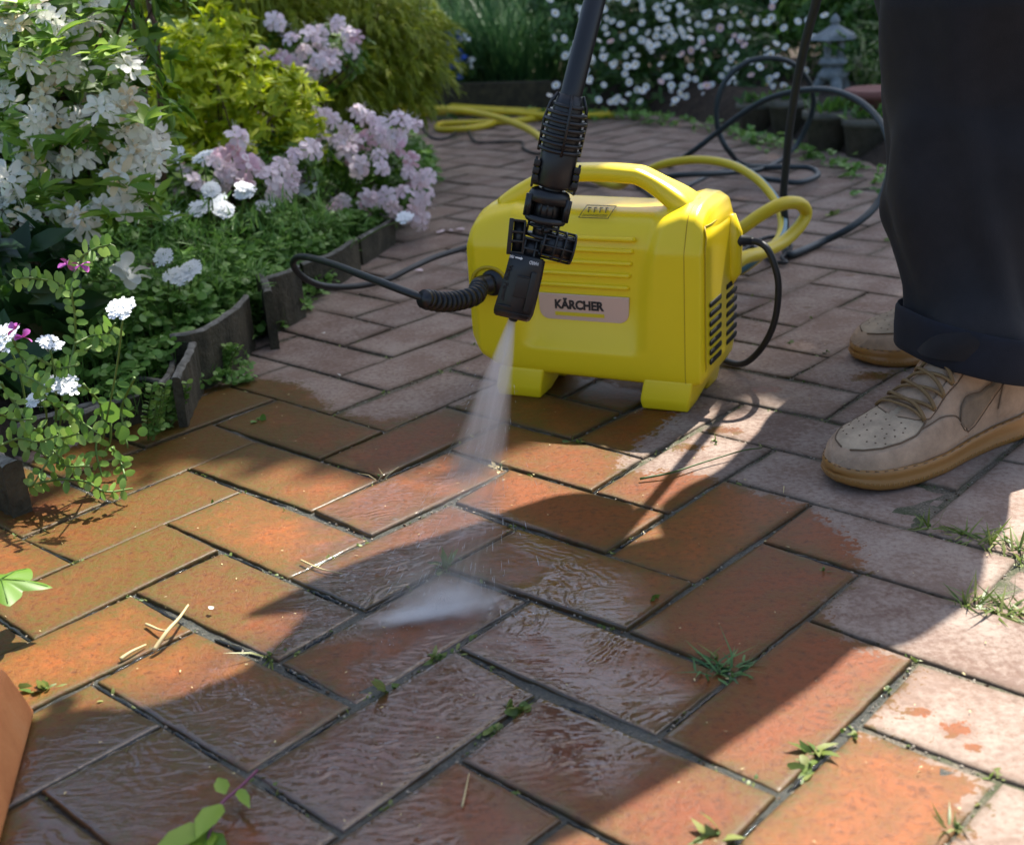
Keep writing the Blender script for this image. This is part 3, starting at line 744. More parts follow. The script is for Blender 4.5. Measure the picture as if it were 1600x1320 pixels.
for s_ in (-1, 1):
    for off in (.14, .42, .70):
        box(mb, A_ + (B_ - A_) * off * .75 + sd * s_ * .0190 + vdir * .004, sd * .0032, vdir * .006, ax * .0030, .0009)
    box(mb, A_ + (B_ - A_) * .30 + sd * s_ * .0205, sd * .0012, vdir * .007, ax * .014, .0009)
    box(mb, A_ + (B_ - A_) * .06 + sd * s_ * .0175, sd * .0045, vdir * .008, ax * .003, .0012)
mb.build('coupling', M['black'], lance)
mb = MB(); tube(mb, [lp_(859, 305), lp_(866, 288)], .0098, 20); mb.build('neck', M['black'], lance)
# union nut with a window
A_, B_ = lp_(851, 347), lp_(861, 296)
ax = (B_ - A_).normalized(); sd = ax.cross(vdir).normalized(); L = (B_ - A_).length
mb = MB(); lathe(mb, A_ + ax * L * .62, B_, [(0, .0205), (.55, .0198), (.85, .018), (1, .015)], 28, flat=.8, side=sd)
lathe(mb, A_, A_ + ax * L * .18, [(0, .0185), (.3, .0198), (1, .0200)], 28, flat=.8, side=sd)
for a in list(range(0, 360, 15)):
    q = Matrix.Rotation(R_(a), 3, ax) @ sd
    d_ = q.dot(vdir)
    if d_ > .62: continue
    rr_ = .0192 + .0012 * abs(q.dot(sd))
    qq = (sd * q.dot(sd) * 1.0 + vdir * d_ * .8)
    tube(mb, [A_ + ax * L * .1 + qq * .0198, A_ + ax * L * .75 + qq * .0200], .0026 if abs(q.dot(sd)) < .8 else .0024, 6)
lathe(mb, A_ + ax * L * .1, A_ + ax * L * .7, [(0, .0125), (1, .0125)], 20)
tube(mb, [A_ + ax * L * .15 + vdir * .0128, A_ + ax * L * .65 + vdir * .0128], .0010, 6)
for s_ in (-1, 1): tube(mb, [A_ + ax * L * .15 + vdir * .0115 + sd * s_ * .006, A_ + ax * L * .65 + vdir * .0115 + sd * s_ * .006], .0010, 6)
mb.build('union_nut', M['black'], lance)
# fork under the nut: two rings, struts and a core
A2, B2 = lp_(845, 372), lp_(851, 345)
mb = MB(); L2 = (B2 - A2).length
lathe(mb, A2, B2, [(0, .0095), (1, .0095)], 18)
for t in (.05, .62): lathe(mb, A2 + (B2 - A2) * t, A2 + (B2 - A2) * (t + .14), [(0, .0150), (1, .0155)], 22, flat=.75, side=sd)
for s_ in (-.0145, -.006, 0, .006, .0145): tube(mb, [A2 + sd * s_ + vdir * .009 * (1 - abs(s_) / .022), B2 + sd * s_ + vdir * .009 * (1 - abs(s_) / .022)], .0012, 6)
for s_ in (-1, 1): tube(mb, [A2 + (B2 - A2) * .42 + sd * s_ * .001 + vdir * .0115, A2 + (B2 - A2) * .42 + sd * s_ * .007 + vdir * .0100], [.0028, .0008], 8)
mb.build('fork', M['black'], lance)
# knuckle: barrel on the right, lug plate on the left, both skeleton ribbed
JL, JR = lp_(806, 368), lp_(894, 390)
ja = (JR - JL).normalized(); jn = vdir.cross(ja).normalized()
mb = MB()
K0, K1 = lp_(846, 378), lp_(896, 391)
LK = (K1 - K0).length
lathe(mb, K0 - ja * .001, K1 - ja * .001, [(0, .0112), (1, .0112)], 24)
for t, r in ((0, .0150), (.36, .0150), (.64, .0150), (.93, .0150)):
    lathe(mb, K0 + ja * LK * t, K0 + ja * (LK * t + .0022), [(0, r - .0008), (.3, r), (.7, r), (1, r - .0008)], 26)
for a in range(0, 360, 45):
    q = Matrix.Rotation(R_(a + 12), 3, ja) @ vdir
    tube(mb, [K0 + q * .0140, K1 + q * .0140 - ja * .0005], .0012, 6)
mb.build('knuckle_barrel', M['black'], lance)
mb = MB()
A3, B3 = lp_(808, 400), lp_(814, 342)
up3 = (B3 - A3).normalized(); sd3 = up3.cross(vdir).normalized()
C3 = (A3 + B3) * .5
for (o, ex, ey, ez) in ((-.0085, .0022, .009, .0172), (.0045, .0010, .009, .016)):
    box(mb, C3 - sd3 * o * -1 + vdir * 0, sd3 * ex, vdir * ey, up3 * ez, .0008)
for q_ in (-.0155, -.0045, .0045, .0155): box(mb, C3 - sd3 * .002 + up3 * q_, sd3 * .0070, vdir * .0090, up3 * .0011, .0004)
box(mb, C3, sd3 * .006, vdir * .004, up3 * .015)
# link to the barrel
D3 = lp_(832, 385)
for q_ in (-.012, -.0035, .0065): box(mb, D3 + up3 * q_, ja * .0105, vdir * .0075, jn * .0011, .0004)
for q_ in (-.008, .003): box(mb, D3 + ja * q_ - up3 * .003, ja * .0009, vdir * .0070, jn * .010, .0003)
box(mb, D3 - up3 * .002, ja * .010, vdir * .0045, jn * .009)
tube(mb, [lp_(826, 400), lp_(824, 410)], .0105, 18)
mb.build('knuckle_lug', M['black'], lance)
# nozzle head
A4, B4 = lp_(802, 498), lp_(824, 400)
up4 = (B4 - A4).normalized(); sd4 = up4.cross(vdir).normalized(); L4 = (B4 - A4).length
C4 = (A4 + B4) * .5
mb = MB(); bm = bmesh.new(); rows = []
for t, wl4, wr4, dp in ((-.005, .0190, .0150, .009), (.04, .0205, .0165, .011), (.12, .0205, .0180, .0125), (.30, .0195, .0185, .0135), (.70, .0172, .0185, .0135), (.96, .0165, .0180, .0125), (1.0, .0150, .0170, .0112)):
    c_ = A4 + up4 * L4 * t
    rows.append([bm.verts.new(c_ - sd4 * wl4 + vdir * dp), bm.verts.new(c_ + sd4 * wr4 * .72 + vdir * dp), bm.verts.new(c_ + sd4 * wr4 + vdir * dp * .55), bm.verts.new(c_ + sd4 * wr4 - vdir * dp), bm.verts.new(c_ - sd4 * wl4 - vdir * dp)])
for i in range(len(rows) - 1):
    for k in range(5): bm.faces.new([rows[i][k], rows[i][(k + 1) % 5], rows[i + 1][(k + 1) % 5], rows[i + 1][k]])
bm.faces.new(rows[0][::-1]); bm.faces.new(rows[-1])
bmesh.ops.recalc_face_normals(bm, faces=bm.faces)
bmesh.ops.bevel(bm, geom=[e for e in bm.edges if len(e.link_faces) == 2 and e.calc_face_angle(0) > .45], offset=.0012, segments=2, affect='EDGES')
bm.verts.index_update(); mb.add([tuple(v.co) for v in bm.verts], [[v.index for v in f.verts] for f in bm.faces]); bm.free()
fr = A4 + vdir * .0131
box(mb, fr + up4 * L4 * .50 + sd4 * .0020, sd4 * .0075, up4 * L4 * .165, vdir * .0016, .0007)           # raised pad
box(mb, fr + up4 * L4 * .66 + sd4 * .0022, sd4 * .0080, up4 * .0007, vdir * .0026, .0004)
box(mb, fr + up4 * L4 * .45 + sd4 * .0105, sd4 * .0028, up4 * L4 * .31, vdir * .0030, .0007)            # right rail
box(mb, fr + up4 * L4 * .16 - sd4 * .0120, sd4 * .0070, up4 * .0009, vdir * .0012, .0004)
box(mb, fr + up4 * L4 * .085 - sd4 * .0010, sd4 * .0165, up4 * .0006, vdir * .0002, 0)
head = mb.build('nozzle_head', M['black'], lance)
text_mesh('lettering', 'HARD', .006, M['print_white'], head, fr + up4 * L4 * .928 + sd4 * .0120 + vdir * .0006, -sd4, -up4, .0002, .0001, width=.0088, height=.0034)
mb = MB(); o = fr + up4 * L4 * .90 - sd4 * .0035 + vdir * .0005
prism(mb, [(0, .0018), (.002, .0036), (.002, .0027), (.0075, .0024), (.0075, .0012), (.002, .0009), (.002, 0)], o, -sd4, up4, vdir * .0003)
for k in range(4): box(mb, o - sd4 * (.0090 + k * .0011) + up4 * .0018, sd4 * .0003, up4 * (.0012 + .0003 * (k % 2)), vdir * .0002)
mb.build('arrow_mark', M['print_white'], head, smooth=False)
text_mesh('embossed_lettering', 'Vario Power', .006, M['black'], head, fr + up4 * L4 * .80 - sd4 * .0165 + vdir * .0002, -up4 * 1.0, sd4, .0005, .0001, width=.036, height=.0042)
mb = MB(); lathe(mb, A4 + sd4 * 0 - up4 * .002, A4 + up4 * .003, [(0, .004), (1, .006)], 16); mb.build('nozzle_tip', M['void'], head)
# gun at the top, held by the person, above the picture
mb = MB(); gdir = dirT
box(mb, GUN + gdir * .06, gdir * .08, gdir.cross(Vector((0, 1, 0))).normalized() * .022, gdir.cross(gdir.cross(Vector((0, 1, 0)))).normalized() * .02, .008)
G1 = GUN + gdir * .13
tube(mb, catmull([G1, G1 + gdir * .05 + Vector((.03, 0, -.01)), G1 + gdir * .08 + Vector((.10, .02, -.03))], 6), .018, 14)
mb.build('trigger_gun', M['black'], lance)

# ------------------------------------------------------------------ person
def cloth(name, col, rough=.85, scale=500, bs=.3):
    m = mat(name, col, rough); n, l, b = nt(m)
    v = noise(m, 26, 6, .7); w = noise(m, scale, 2, .5)
    l.new(mixc(m, ramp(m, v, [(.3, 0.0), (.7, 1.0)]), tuple(c * .7 for c in col), tuple(min(1, c * 1.35) for c in col)), b.inputs['Base Color'])
    l.new(bump(m, w, bs, .0006), b.inputs['Normal']); return m
M['trouser'] = cloth('dark_trouser', (.0105, .0095, .0115), .9, 900, .5)
nt(M['trouser'])[2].inputs['Sheen Weight'].default_value = .03
M['cuff'] = cloth('navy_cuff', (.0065, .0085, .016), .9, 900, .5)
M['jacket'] = cloth('dark_jacket', (.03, .035, .045)); M['skin'] = mat('skin', (.55, .33, .22), .5, **{'Subsurface Weight': .1}); M['hair'] = mat('hair', (.02, .015, .01), .6)
person = empty('person', (.55, 1.42, 0)); tag(person, 'person in wide dark trousers with rolled cuffs and tan sneakers bending to hold the lance', 'person')
PL = person.location
def skin_mesh(name, pts, edges, rad, m, parent, sub=2, root=0):
    me = bpy.data.meshes.new(name); me.from_pydata([tuple(Vector(p) - parent.location) for p in pts], edges, [])
    o = bpy.data.objects.new(name, me); COL.objects.link(o)
    sk = o.modifiers.new('s', 'SKIN'); sb = o.modifiers.new('b', 'SUBSURF'); sb.levels = sub; sb.render_levels = sub
    for i, r in enumerate(rad):
        me.skin_vertices[0].data[i].radius = (r, r) if np.isscalar(r) else r
    me.skin_vertices[0].data[root].use_root = True
    dg = bpy.context.evaluated_depsgraph_get(); me2 = bpy.data.meshes.new_from_object(o.evaluated_get(dg))
    bpy.data.objects.remove(o); me2.name = name
    return link(name, me2, m, parent)
hipL, hipR = Vector((.58, 1.48, .86)), Vector((.60, 1.60, .86))
anL, anR = Vector((.53, 1.325, .09)), Vector((.665, 1.635, .09))
knL, knR = Vector((.538, 1.39, .47)), Vector((.60, 1.60, .47))
pel = Vector((.59, 1.52, .92)); wai = Vector((.50, 1.49, 1.04)); che = Vector((.36, 1.41, 1.17)); nec = Vector((.20, 1.42, 1.21)); hed = Vector((.10, 1.40, 1.20))
shL, shR = Vector((.25, 1.28, 1.17)), Vector((.27, 1.60, 1.17))
gl = NZ + GUN + gdir * .04; gh_ = NZ + G1 + gdir * .07 + Vector((.06, .01, -.02))
elL, elR = Vector((.20, 1.22, .95)), Vector((.42, 1.68, .95))
haL, haR = gl + Vector((.03, -.01, .02)), gh_ + Vector((.02, .01, .0))
pts = [pel, wai, che, nec, hed + Vector((.02, 0, .0)), hed + Vector((-.06, 0, -.02)), hed + Vector((-.11, 0, -.05)),
       shL, elL, haL, shR, elR, haR, hipL, knL, anL, hipR, knR, anR, anL + Vector((-.08, -.04, -.03)), anR + Vector((-.08, -.03, -.03))]
ed = [(0, 1), (1, 2), (2, 3), (3, 4), (4, 5), (5, 6), (3, 7), (7, 8), (8, 9), (3, 10), (10, 11), (11, 12), (0, 13), (13, 14), (14, 15), (0, 16), (16, 17), (17, 18), (15, 19), (18, 20)]
rad = [.13, .12, .14, .065, .085, .095, .06, .055, .042, .028, .055, .042, .028, .085, .06, .035, .085, .06, .035, .03, .03]
def hand_chain(pts, ed, rad, root_i, base, fwd, side, down):
    pi = len(pts); pts.append(base + fwd * .045); ed.append((root_i, pi)); rad.append(.024)
    for k, (s_, L) in enumerate(((-.024, .062), (-.008, .072), (.008, .068), (.024, .052))):
        a = pts[pi] + side * s_ + fwd * .02; b_ = a + fwd * L * .35 + down * L * .25; c_ = b_ + down * L * .45
        i = len(pts); pts += [a, b_, c_]; rad += [.0095, .0085, .0075]; ed += [(pi, i), (i, i + 1), (i + 1, i + 2)]
    a = base + fwd * .02 + side * -.032; i = len(pts); pts += [a, a + fwd * .02 + down * .028]; rad += [.0105, .009]; ed += [(pi, i), (i, i + 1)]
hand_chain(pts, ed, rad, 9, haL, Vector((-.5, 0, -.3)).normalized(), Vector((0, 1, 0)), Vector((-.2, 0, -1)).normalized())
hand_chain(pts, ed, rad, 12, haR, Vector((-.8, 0, -.3)).normalized(), Vector((0, 1, 0)), Vector((-.1, 0, -1)).normalized())
skin_mesh('person_body', pts, ed, rad, M['skin'], person)
# jacket and hair
skin_mesh('jacket', [pel + Vector((0, 0, -.03)), wai, che, nec + Vector((.03, 0, 0)), shL, elL, haL + (elL - haL) * .25, shR, elR, haR + (elR - haR) * .25],
          [(0, 1), (1, 2), (2, 3), (2, 4), (4, 5), (5, 6), (2, 7), (7, 8), (8, 9)], [.14, .15, .165, .10, .085, .065, .048, .085, .065, .048], M['jacket'], person)
mb = MB(); Hc = hed + Vector((-.05, 0, .0)) - PL
def hair_fn(a, b_):
    th = a * math.pi * .62; ph = b_ * 2 * math.pi
    d_ = Vector((math.sin(th) * math.cos(ph), math.sin(th) * math.sin(ph), math.cos(th)))
    return Hc + Vector((.018, 0, .012)) + Vector((d_.x * .118, d_.y * .098, d_.z * .108)) * (1 + .03 * math.sin(9 * ph) * math.sin(th))
grid(mb, hair_fn, 14, 32, closed_v=True); mb.build('hair', M['hair'], person)
mb = MB()
for s_ in (-1, 1):      # face: eyes, brows, nose, mouth, ears
    e_ = Hc + Vector((-.075, s_ * .032, -.058))
    lathe(mb, e_, e_ + Vector((-.012, 0, -.01)), [(0, .011), (.6, .008), (1, .003)], 12)
    tube(mb, [Hc + Vector((-.008, s_ * .098, -.03)), Hc + Vector((0, s_ * .112, -.01)), Hc + Vector((.01, s_ * .098, .01))], [.008, .012, .008], 8)
tube(mb, [Hc + Vector((-.080, 0, -.050)), Hc + Vector((-.118, 0, -.082)), Hc + Vector((-.092, 0, -.095))], [.007, .013, .008], 8)
tube(mb, [Hc + Vector((-.078, -.022, -.108)), Hc + Vector((-.088, 0, -.114)), Hc + Vector((-.078, .022, -.108))], [.003, .006, .003], 8)
mb.build('face', M['skin'], person)
# trousers: one wide leg in front, one behind, joined at the seat
def leg_loft(mb, keys, nu=70, nv=64, seed=0, fold=.006, top=1.0):
    zs = [k[0] for k in keys]
    def fn(a, b_):
        z = zs[0] + (zs[-1] - zs[0]) * a
        cx, cy, rx, ry = [interp(z, zs, [k[i] for k in keys]) for i in (1, 2, 3, 4)]
        ph = b_ * 2 * math.pi
        f = fold * (math.sin(3 * ph + z * 11 + seed) * .6 + math.sin(5 * ph - z * 17 + seed * 2) * .35 + .55 * math.sin(z * 34 + 2.2 * math.sin(ph + seed)) * (.35 + smooth(.35, .14, z)))
        q1 = z * 30 + 1.9 * math.sin(ph * 1.0 + seed) + .8 * math.sin(2.3 * ph + 7 * z)
        f += (.013 * max(0, math.sin(q1)) ** 3 * (.25 + smooth(.30, .13, z) * 1.2)) + .010 * max(0, math.sin(4 * ph + 9 * z + seed)) ** 4 * (.6 + .4 * math.sin(8 * z))
        return Vector((cx + (rx + f) * math.cos(ph), cy + (ry + f) * math.sin(ph), z)) - PL
    grid(mb, fn, nu, nv, closed_v=True)
mb = MB()
kL = [(.112, .530, 1.315, .088, .080), (.17, .530, 1.33, .090, .080), (.26, .528, 1.355, .096, .082), (.36, .532, 1.375, .102, .085), (.46, .536, 1.372, .108, .090), (.62, .555, 1.42, .112, .095), (.78, .58, 1.46, .120, .11), (.95, .595, 1.52, .13, .14)]
leg_loft(mb, kL, 220, 120, 0.4, .010)
kR = [(.115, .655, 1.63, .090, .085), (.17, .650, 1.63, .095, .09), (.30, .630, 1.62, .105, .10), (.46, .600, 1.61, .120, .11), (.62, .60, 1.62, .118, .11), (.78, .60, 1.61, .118, .11), (.95, .60, 1.60, .12, .13)]
leg_loft(mb, kR, 80, 56, 2.0, .0075)
trs = mb.build('trousers', M['trouser'], person)
mb = MB(); tube(mb, [Vector((.530 + .0 + .088 * math.cos(t), 1.305 + .085 * math.sin(t), .12)) - PL for t in (0, 1)], .0001, 3)
def cuff(name, cx, cy, rx, ry, z0, z1, tilt, seed):
    mb = MB(); NN = 72
    prof = [(0.000, z1 - .006, -.006), (.004, z1 - .001, -.002), (.0065, z1 + .001, .0), (.0085, z1 - .003, .0), (.0092, (z0 + z1) / 2, 0), (.0085, z0 + .004, 0), (.0065, z0, 0), (.003, z0 + .001, 0), (-.001, z0 + .004, 0), (-.004, z0 + .02, 0)]
    def fn(a, b_):
        k = a * (len(prof) - 1); i = min(int(k), len(prof) - 2); t = k - i
        r = prof[i][0] * (1 - t) + prof[i + 1][0] * t; z = prof[i][1] * (1 - t) + prof[i + 1][1] * t
        ph = b_ * 2 * math.pi; wv = .0022 * math.sin(3 * ph + seed) + .0012 * math.sin(7 * ph + seed)
        zz = z + tilt * math.cos(ph) + .0025 * math.sin(2 * ph + seed)
        return Vector((cx + (rx + r + wv) * math.cos(ph), cy + (ry + r + wv) * math.sin(ph), zz)) - PL
    grid(mb, fn, 27, NN, closed_v=True); return mb.build(name, M['cuff'], person)
cuff('trouser_cuff', .530, 1.305, .090, .088, .088, .136, -.012, .5)
cuff('trouser_cuff', .655, 1.63, .091, .087, .085, .135, -.006, 2.5)
mb = MB()            # side seam down the front leg
sp = []
for k in range(60):
    z = .135 + k * .01; v = [interp(z, [q[0] for q in kL], [q[i] for q in kL]) for i in (1, 2, 3, 4)]
    ph = 4.86; sp.append(Vector((v[0] + (v[2] + .005) * math.cos(ph), v[1] + (v[3] + .0082) * math.sin(ph), z)) - PL)
tube(mb, sp, .0009, 5); mb.build('seam', M['cuff'], trs)

# ---- sneakers
M['suede'] = cloth('tan_suede', (.38, .26, .17), .9, 700, .5); M['toe'] = cloth('pale_toe', (.44, .33, .22), .85, 700, .4)
M['swoosh'] = cloth('olive_brown_mark', (.20, .145, .095), .9, 600, .4)
M['gum'] = mat('gum_rubber', (.33, .155, .04), .38, **{'Subsurface Weight': .12})
M['lace'] = cloth('brown_lace', (.19, .115, .045), .8, 900, .6); M['stitch'] = mat('dark_stitch', (.15, .10, .06), .9)  # dark brown for stitches, seams, perforations and eyelets
def half_w(x, s):   # outline half width along the length; s=+1 lateral side
    o = interp(x, [0, .004, .012, .025, .045, .075, .11, .16, .2, .24, .27, .285, .293, .297], [0, .016, .029, .039, .046, .0505, .050, .042, .039, .040, .036, .026, .015, 0])
    i = interp(x, [0, .004, .012, .025, .045, .075, .11, .16, .2, .24, .27, .285, .293, .297], [0, .016, .029, .040, .048, .0505, .045, .036, .035, .038, .035, .026, .015, 0])
    return o if s > 0 else i
def top_h(x): return interp(x, [0, .008, .02, .045, .075, .10, .13, .16, .19, .22, .26, .29], [.024, .034, .043, .051, .056, .067, .086, .106, .124, .130, .122, .118])
def sole_top(x): return interp(x, [0, .03, .08, .14, .2, .26, .297], [.024, .0225, .022, .0235, .027, .030, .031])
def upper(x, th):   # th 0..pi from medial side over the top to lateral
    c = math.cos(th); s = math.sin(th); sg = 1 if c < 0 else -1
    xx = min(max(x, .006), .291)
    w = half_w(xx, sg) - .0035; zb = sole_top(x) - .004; zt = top_h(x)
    lean = .55 if x > .10 else .8
    pc = .62 + .1 * smooth(.09, .15, x)
    y = math.copysign(abs(c) ** pc, -c) * w * (1 - .30 * smooth(.07, .18, x) * s)
    z = zb + (zt - zb) * abs(s) ** .75
    if x < .007:
        fq = math.sqrt(max(0, x / .007)); y *= fq; z = zb + (z - zb) * fq
    return Vector((x, y, z))
def shoe(name, toe, ang, side, label):
    root = person
    o = empty(name, Vector(toe) - PL, ang); o.parent = person      # local +x runs from toe to heel
    mb = MB(); N = 120
    def outl(k, g=0.0):
        t = k / N
        if t < .5: x = .297 * (0.5 - .5 * math.cos(math.pi * t * 2)); s = 1
        else: x = .297 * (0.5 - .5 * math.cos(math.pi * (2 - t * 2))); s = -1
        return x, side * s * (half_w(x, s))
    base = [outl(k) for k in range(N)]
    def ring(off, zf):
        R = []
        for k in range(N):
            a = Vector((*base[(k + 1) % N], 0)) - Vector((*base[k - 1], 0)); nrm = Vector((a.y, -a.x, 0)).normalized() * (-side if True else 1)
            q = Vector((*base[k], 0)) 
            c = Vector((.15, 0, 0)); 
            if nrm.dot(q - c) < 0: nrm = -nrm
            x = base[k][0]
            R.append((q.x + nrm.x * off, q.y + nrm.y * off, zf(x)))
        return R
    rise = lambda x: .006 * max(0, 1 - x / .05) ** 2
    rings = [ring(-.006, lambda x: rise(x)), ring(-.001, lambda x: rise(x) + .0), ring(.0012, lambda x: rise(x) + .003), ring(.0020, lambda x: rise(x) + .009), ring(.0008, lambda x: rise(x) + .0105),
             ring(.0012, lambda x: .5 * sole_top(x) + .004), ring(.0010, lambda x: sole_top(x) - .005), ring(.0010, lambda x: sole_top(x) - .001), ring(-.0008, lambda x: sole_top(x) + .0008), ring(-.0035, lambda x: sole_top(x) + .0002), ring(-.0045, lambda x: sole_top(x) - .006)]
    V = [p for r in rings for p in r]; F = []
    for i in range(len(rings) - 1):
        for k in range(N): F.append([i * N + k, i * N + (k + 1) % N, (i + 1) * N + (k + 1) % N, (i + 1) * N + k])
    F.append(list(range(N))); mb.add(V, F)
    for k in range(0, N):                      # tread teeth round the rim
        r = rings[3][k]; r0 = rings[1][k]
        p = Vector(r); q = Vector(r0)
        tube(mb, [q + (p - q) * .05 + Vector((0, 0, .001)), p + Vector((0, 0, -.001))], .0009, 5)
    sole = mb.build('sole', M['gum'], o)
    mb = MB(); R = ring(.0004, lambda x: sole_top(x) + .0002)      # stitches on the welt
    for k in range(N):
        if k % 2 == 0: tube(mb, [Vector(R[k]), Vector(R[k]) + (Vector(R[(k + 1) % N]) - Vector(R[k])) * .8], .0005, 5)
    mb.build('welt_stitching', M['stitch'], o)
    def S(x, th, off=0.0):
        p = upper(x, th); e = .002
        du = upper(min(x + e, .29), th) - upper(max(x - e, .0), th); dv = upper(x, min(th + .02, math.pi)) - upper(x, max(th - .02, 0))
        nn_ = du.cross(dv)
        if nn_.length < 1e-9: nn_ = Vector((0, 0, 1))
        nn_.normalize()
        if nn_.dot(p - Vector((x, 0, .03))) < 0: nn_ = -nn_
        p = p + nn_ * off
        return Vector((p.x, p.y * side, p.z))
    mb = MB(); grid(mb, lambda a, b_: S(.0002 + a ** 1.3 * .2915, b_ * math.pi), 90, 60)
    up = mb.build('upper', M['suede'], o)
    nrm = lambda lo, hi, t: lo + (hi - lo) * t
    def patch(nm, x0, x1, lo, hi, m, off=.0012, nu=40, nv=14):
        mb = MB()
        def fn(a, b_):
            x = x0 + (x1 - x0) * a; tl, th = lo(x), hi(x); t = tl + (th - tl) * b_
            edge = min(a, 1 - a) * (x1 - x0) ; edge = min(edge, min(b_, 1 - b_) * abs(th - tl) * .05)
            return S(x, t, off * (1 if edge > .0012 else -.3))
        grid(mb, fn, nu, nv); return mb.build(nm, m, o)
    # toe cap: pale, perforated
    tl = lambda x: math.pi / 2 - interp(x, [.014, .02, .035, .055, .080, .100], [.05, .46, .70, .78, .74, .60])
    th = lambda x: math.pi - tl(x)
    cap = patch('toe_cap', .014, .095, tl, th, M['toe'], .0010, 40, 30)
    mb = MB()
    for r_ in range(5):
        for c_ in range(7 - (r_ // 2)):
            x = .030 + r_ * .0105 + (c_ % 2) * .004; t = math.pi / 2 + (c_ - 3 + .5 * (r_ // 2)) * .20
            if not (tl(x) + .12 < t < th(x) - .12): continue
            p = S(x, t, .0011); q = S(x, t, .0014); lathe(mb, p, q, [(0, .0010), (1, .0010)], 8)
    mb.build('perforations', M['stitch'], o)
    # mudguard, eyestay, quarter, heel counter as slightly proud panels on both flanks
    for fl in (0, 1):
        mir = (lambda f: f) if fl == 1 else (lambda f: (lambda x, f=f: math.pi - f(x)))
        top_m = lambda x: math.pi - interp(x, [.002, .008, .02, .05, .085, .11, .135, .155], [1.57, 1.2, .82, .70, .86, .72, .42, .06])
        bot = lambda x: math.pi - .03
        patch('mudguard', .002, .155, mir(top_m), mir(bot), M['suede'], .0016, 50, 14)
        est = lambda x: math.pi - interp(x, [.080, .088, .10, .13, .15, .175, .20, .225], [1.57, 1.12, .90, .92, .86, .90, .80, .72])
        eti = lambda x: math.pi / 2 + interp(x, [.078, .094, .101, .12, .20, .225], [.0, .0, .34, .40, .46, .50])
        patch('eyestay', .080, .225, mir(eti), mir(est), M['suede'], .0024, 60, 12)
        hct = lambda x: math.pi - interp(x, [.205, .22, .25, .29], [.10, .45, .80, .95])
        patch('heel_counter', .205, .290, mir(hct), mir(bot), M['suede'], .0016, 30, 12)
        # the curved mark on the flank
        xs = [.140, .146, .154, .165, .177, .195, .215, .240, .265, .285]
        lo_ = [.26, .14, .09, .10, .15, .23, .34, .47, .60, .72]; hi_ = [.28, .48, .54, .49, .42, .42, .49, .58, .67, .73]
        patch('side_mark', .140, .285, mir(lambda x: math.pi - interp(x, xs, hi_)), mir(lambda x: math.pi - interp(x, xs, lo_)), M['swoosh'], .0026, 70, 8)
        mb = MB()
        for F_, xa, xb in ((top_m, .086, .154), (est, .081, .224), (hct, .206, .288)):
            tube(mb, [S(xa + (xb - xa) * k / 50, mir(F_)(xa + (xb - xa) * k / 50), .0012) for k in range(51)], .0006, 5)
        for L_s in (lo_, hi_):
            tube(mb, [S(.140 + .145 * k / 50, mir(lambda x: math.pi - interp(x, xs, L_s))(.140 + .145 * k / 50), .0022) for k in range(51)], .0006, 5)
        mb.build('seam', M['stitch'], o)
    mb = MB(); tube(mb, [S(.0145 + (.0945 - .0145) * k / 60, tl(.0145 + (.0945 - .0145) * k / 60), .0008) for k in range(61)], .0010, 5)
    tube(mb, [S(.0145 + (.0945 - .0145) * k / 60, th(.0145 + (.0945 - .0145) * k / 60), .0008) for k in range(61)], .0010, 5)
    mb.build('seam', M['stitch'], o)
    # tongue and laces
    mb = MB(); grid(mb, lambda a, b_: S(.098 + a * .115, math.pi / 2 + (b_ - .5) * .84, .0010 + .002 * math.sin(a * 22) * .5 + .003 * (1 - (2 * b_ - 1) ** 2)), 30, 12); mb.build('tongue', M['suede'], o)
    lm = MB(); hm = MB(); nE = 7
    ex = [.092 + k * .0168 for k in range(nE)]
    for k in range(nE):
        for sgn in (-1, 1):
            t = math.pi / 2 + sgn * .60; p = S(ex[k], t, .0024)
            lathe(hm, p, S(ex[k], t, .0030), [(0, .0021), (1, .0021)], 10)
        for sgn in (-1, 1):
            if k == nE - 1: x2 = ex[k]; 
            else: x2 = ex[k + 1]
            if k == 0:
                pass
            P = []
            for q in range(13):
                t = q / 12; x = ex[k] + (x2 - ex[k]) * t; tt = math.pi / 2 + sgn * .60 * (1 - 2 * t)
                P.append(S(x, tt, .0030 + .0050 * math.sin(math.pi * t) + (.0016 if sgn > 0 else 0)))
            tube(lm, P, .0024, 8, flat=.75)
    P = [S(ex[0], math.pi / 2 + .60 * (1 - 2 * q / 12), .003 + .005 * math.sin(math.pi * q / 12)) for q in range(13)]; tube(lm, P, .0021, 8, flat=.7)
    lm.build('laces', M['lace'], o); hm.build('eyelet', M['stitch'], o)
    return o
shoe('sneaker', (.330, 1.180, 0), R_(30.5), -1, '')
shoe('sneaker', (.458, 1.565, 0), R_(17), 1, '')
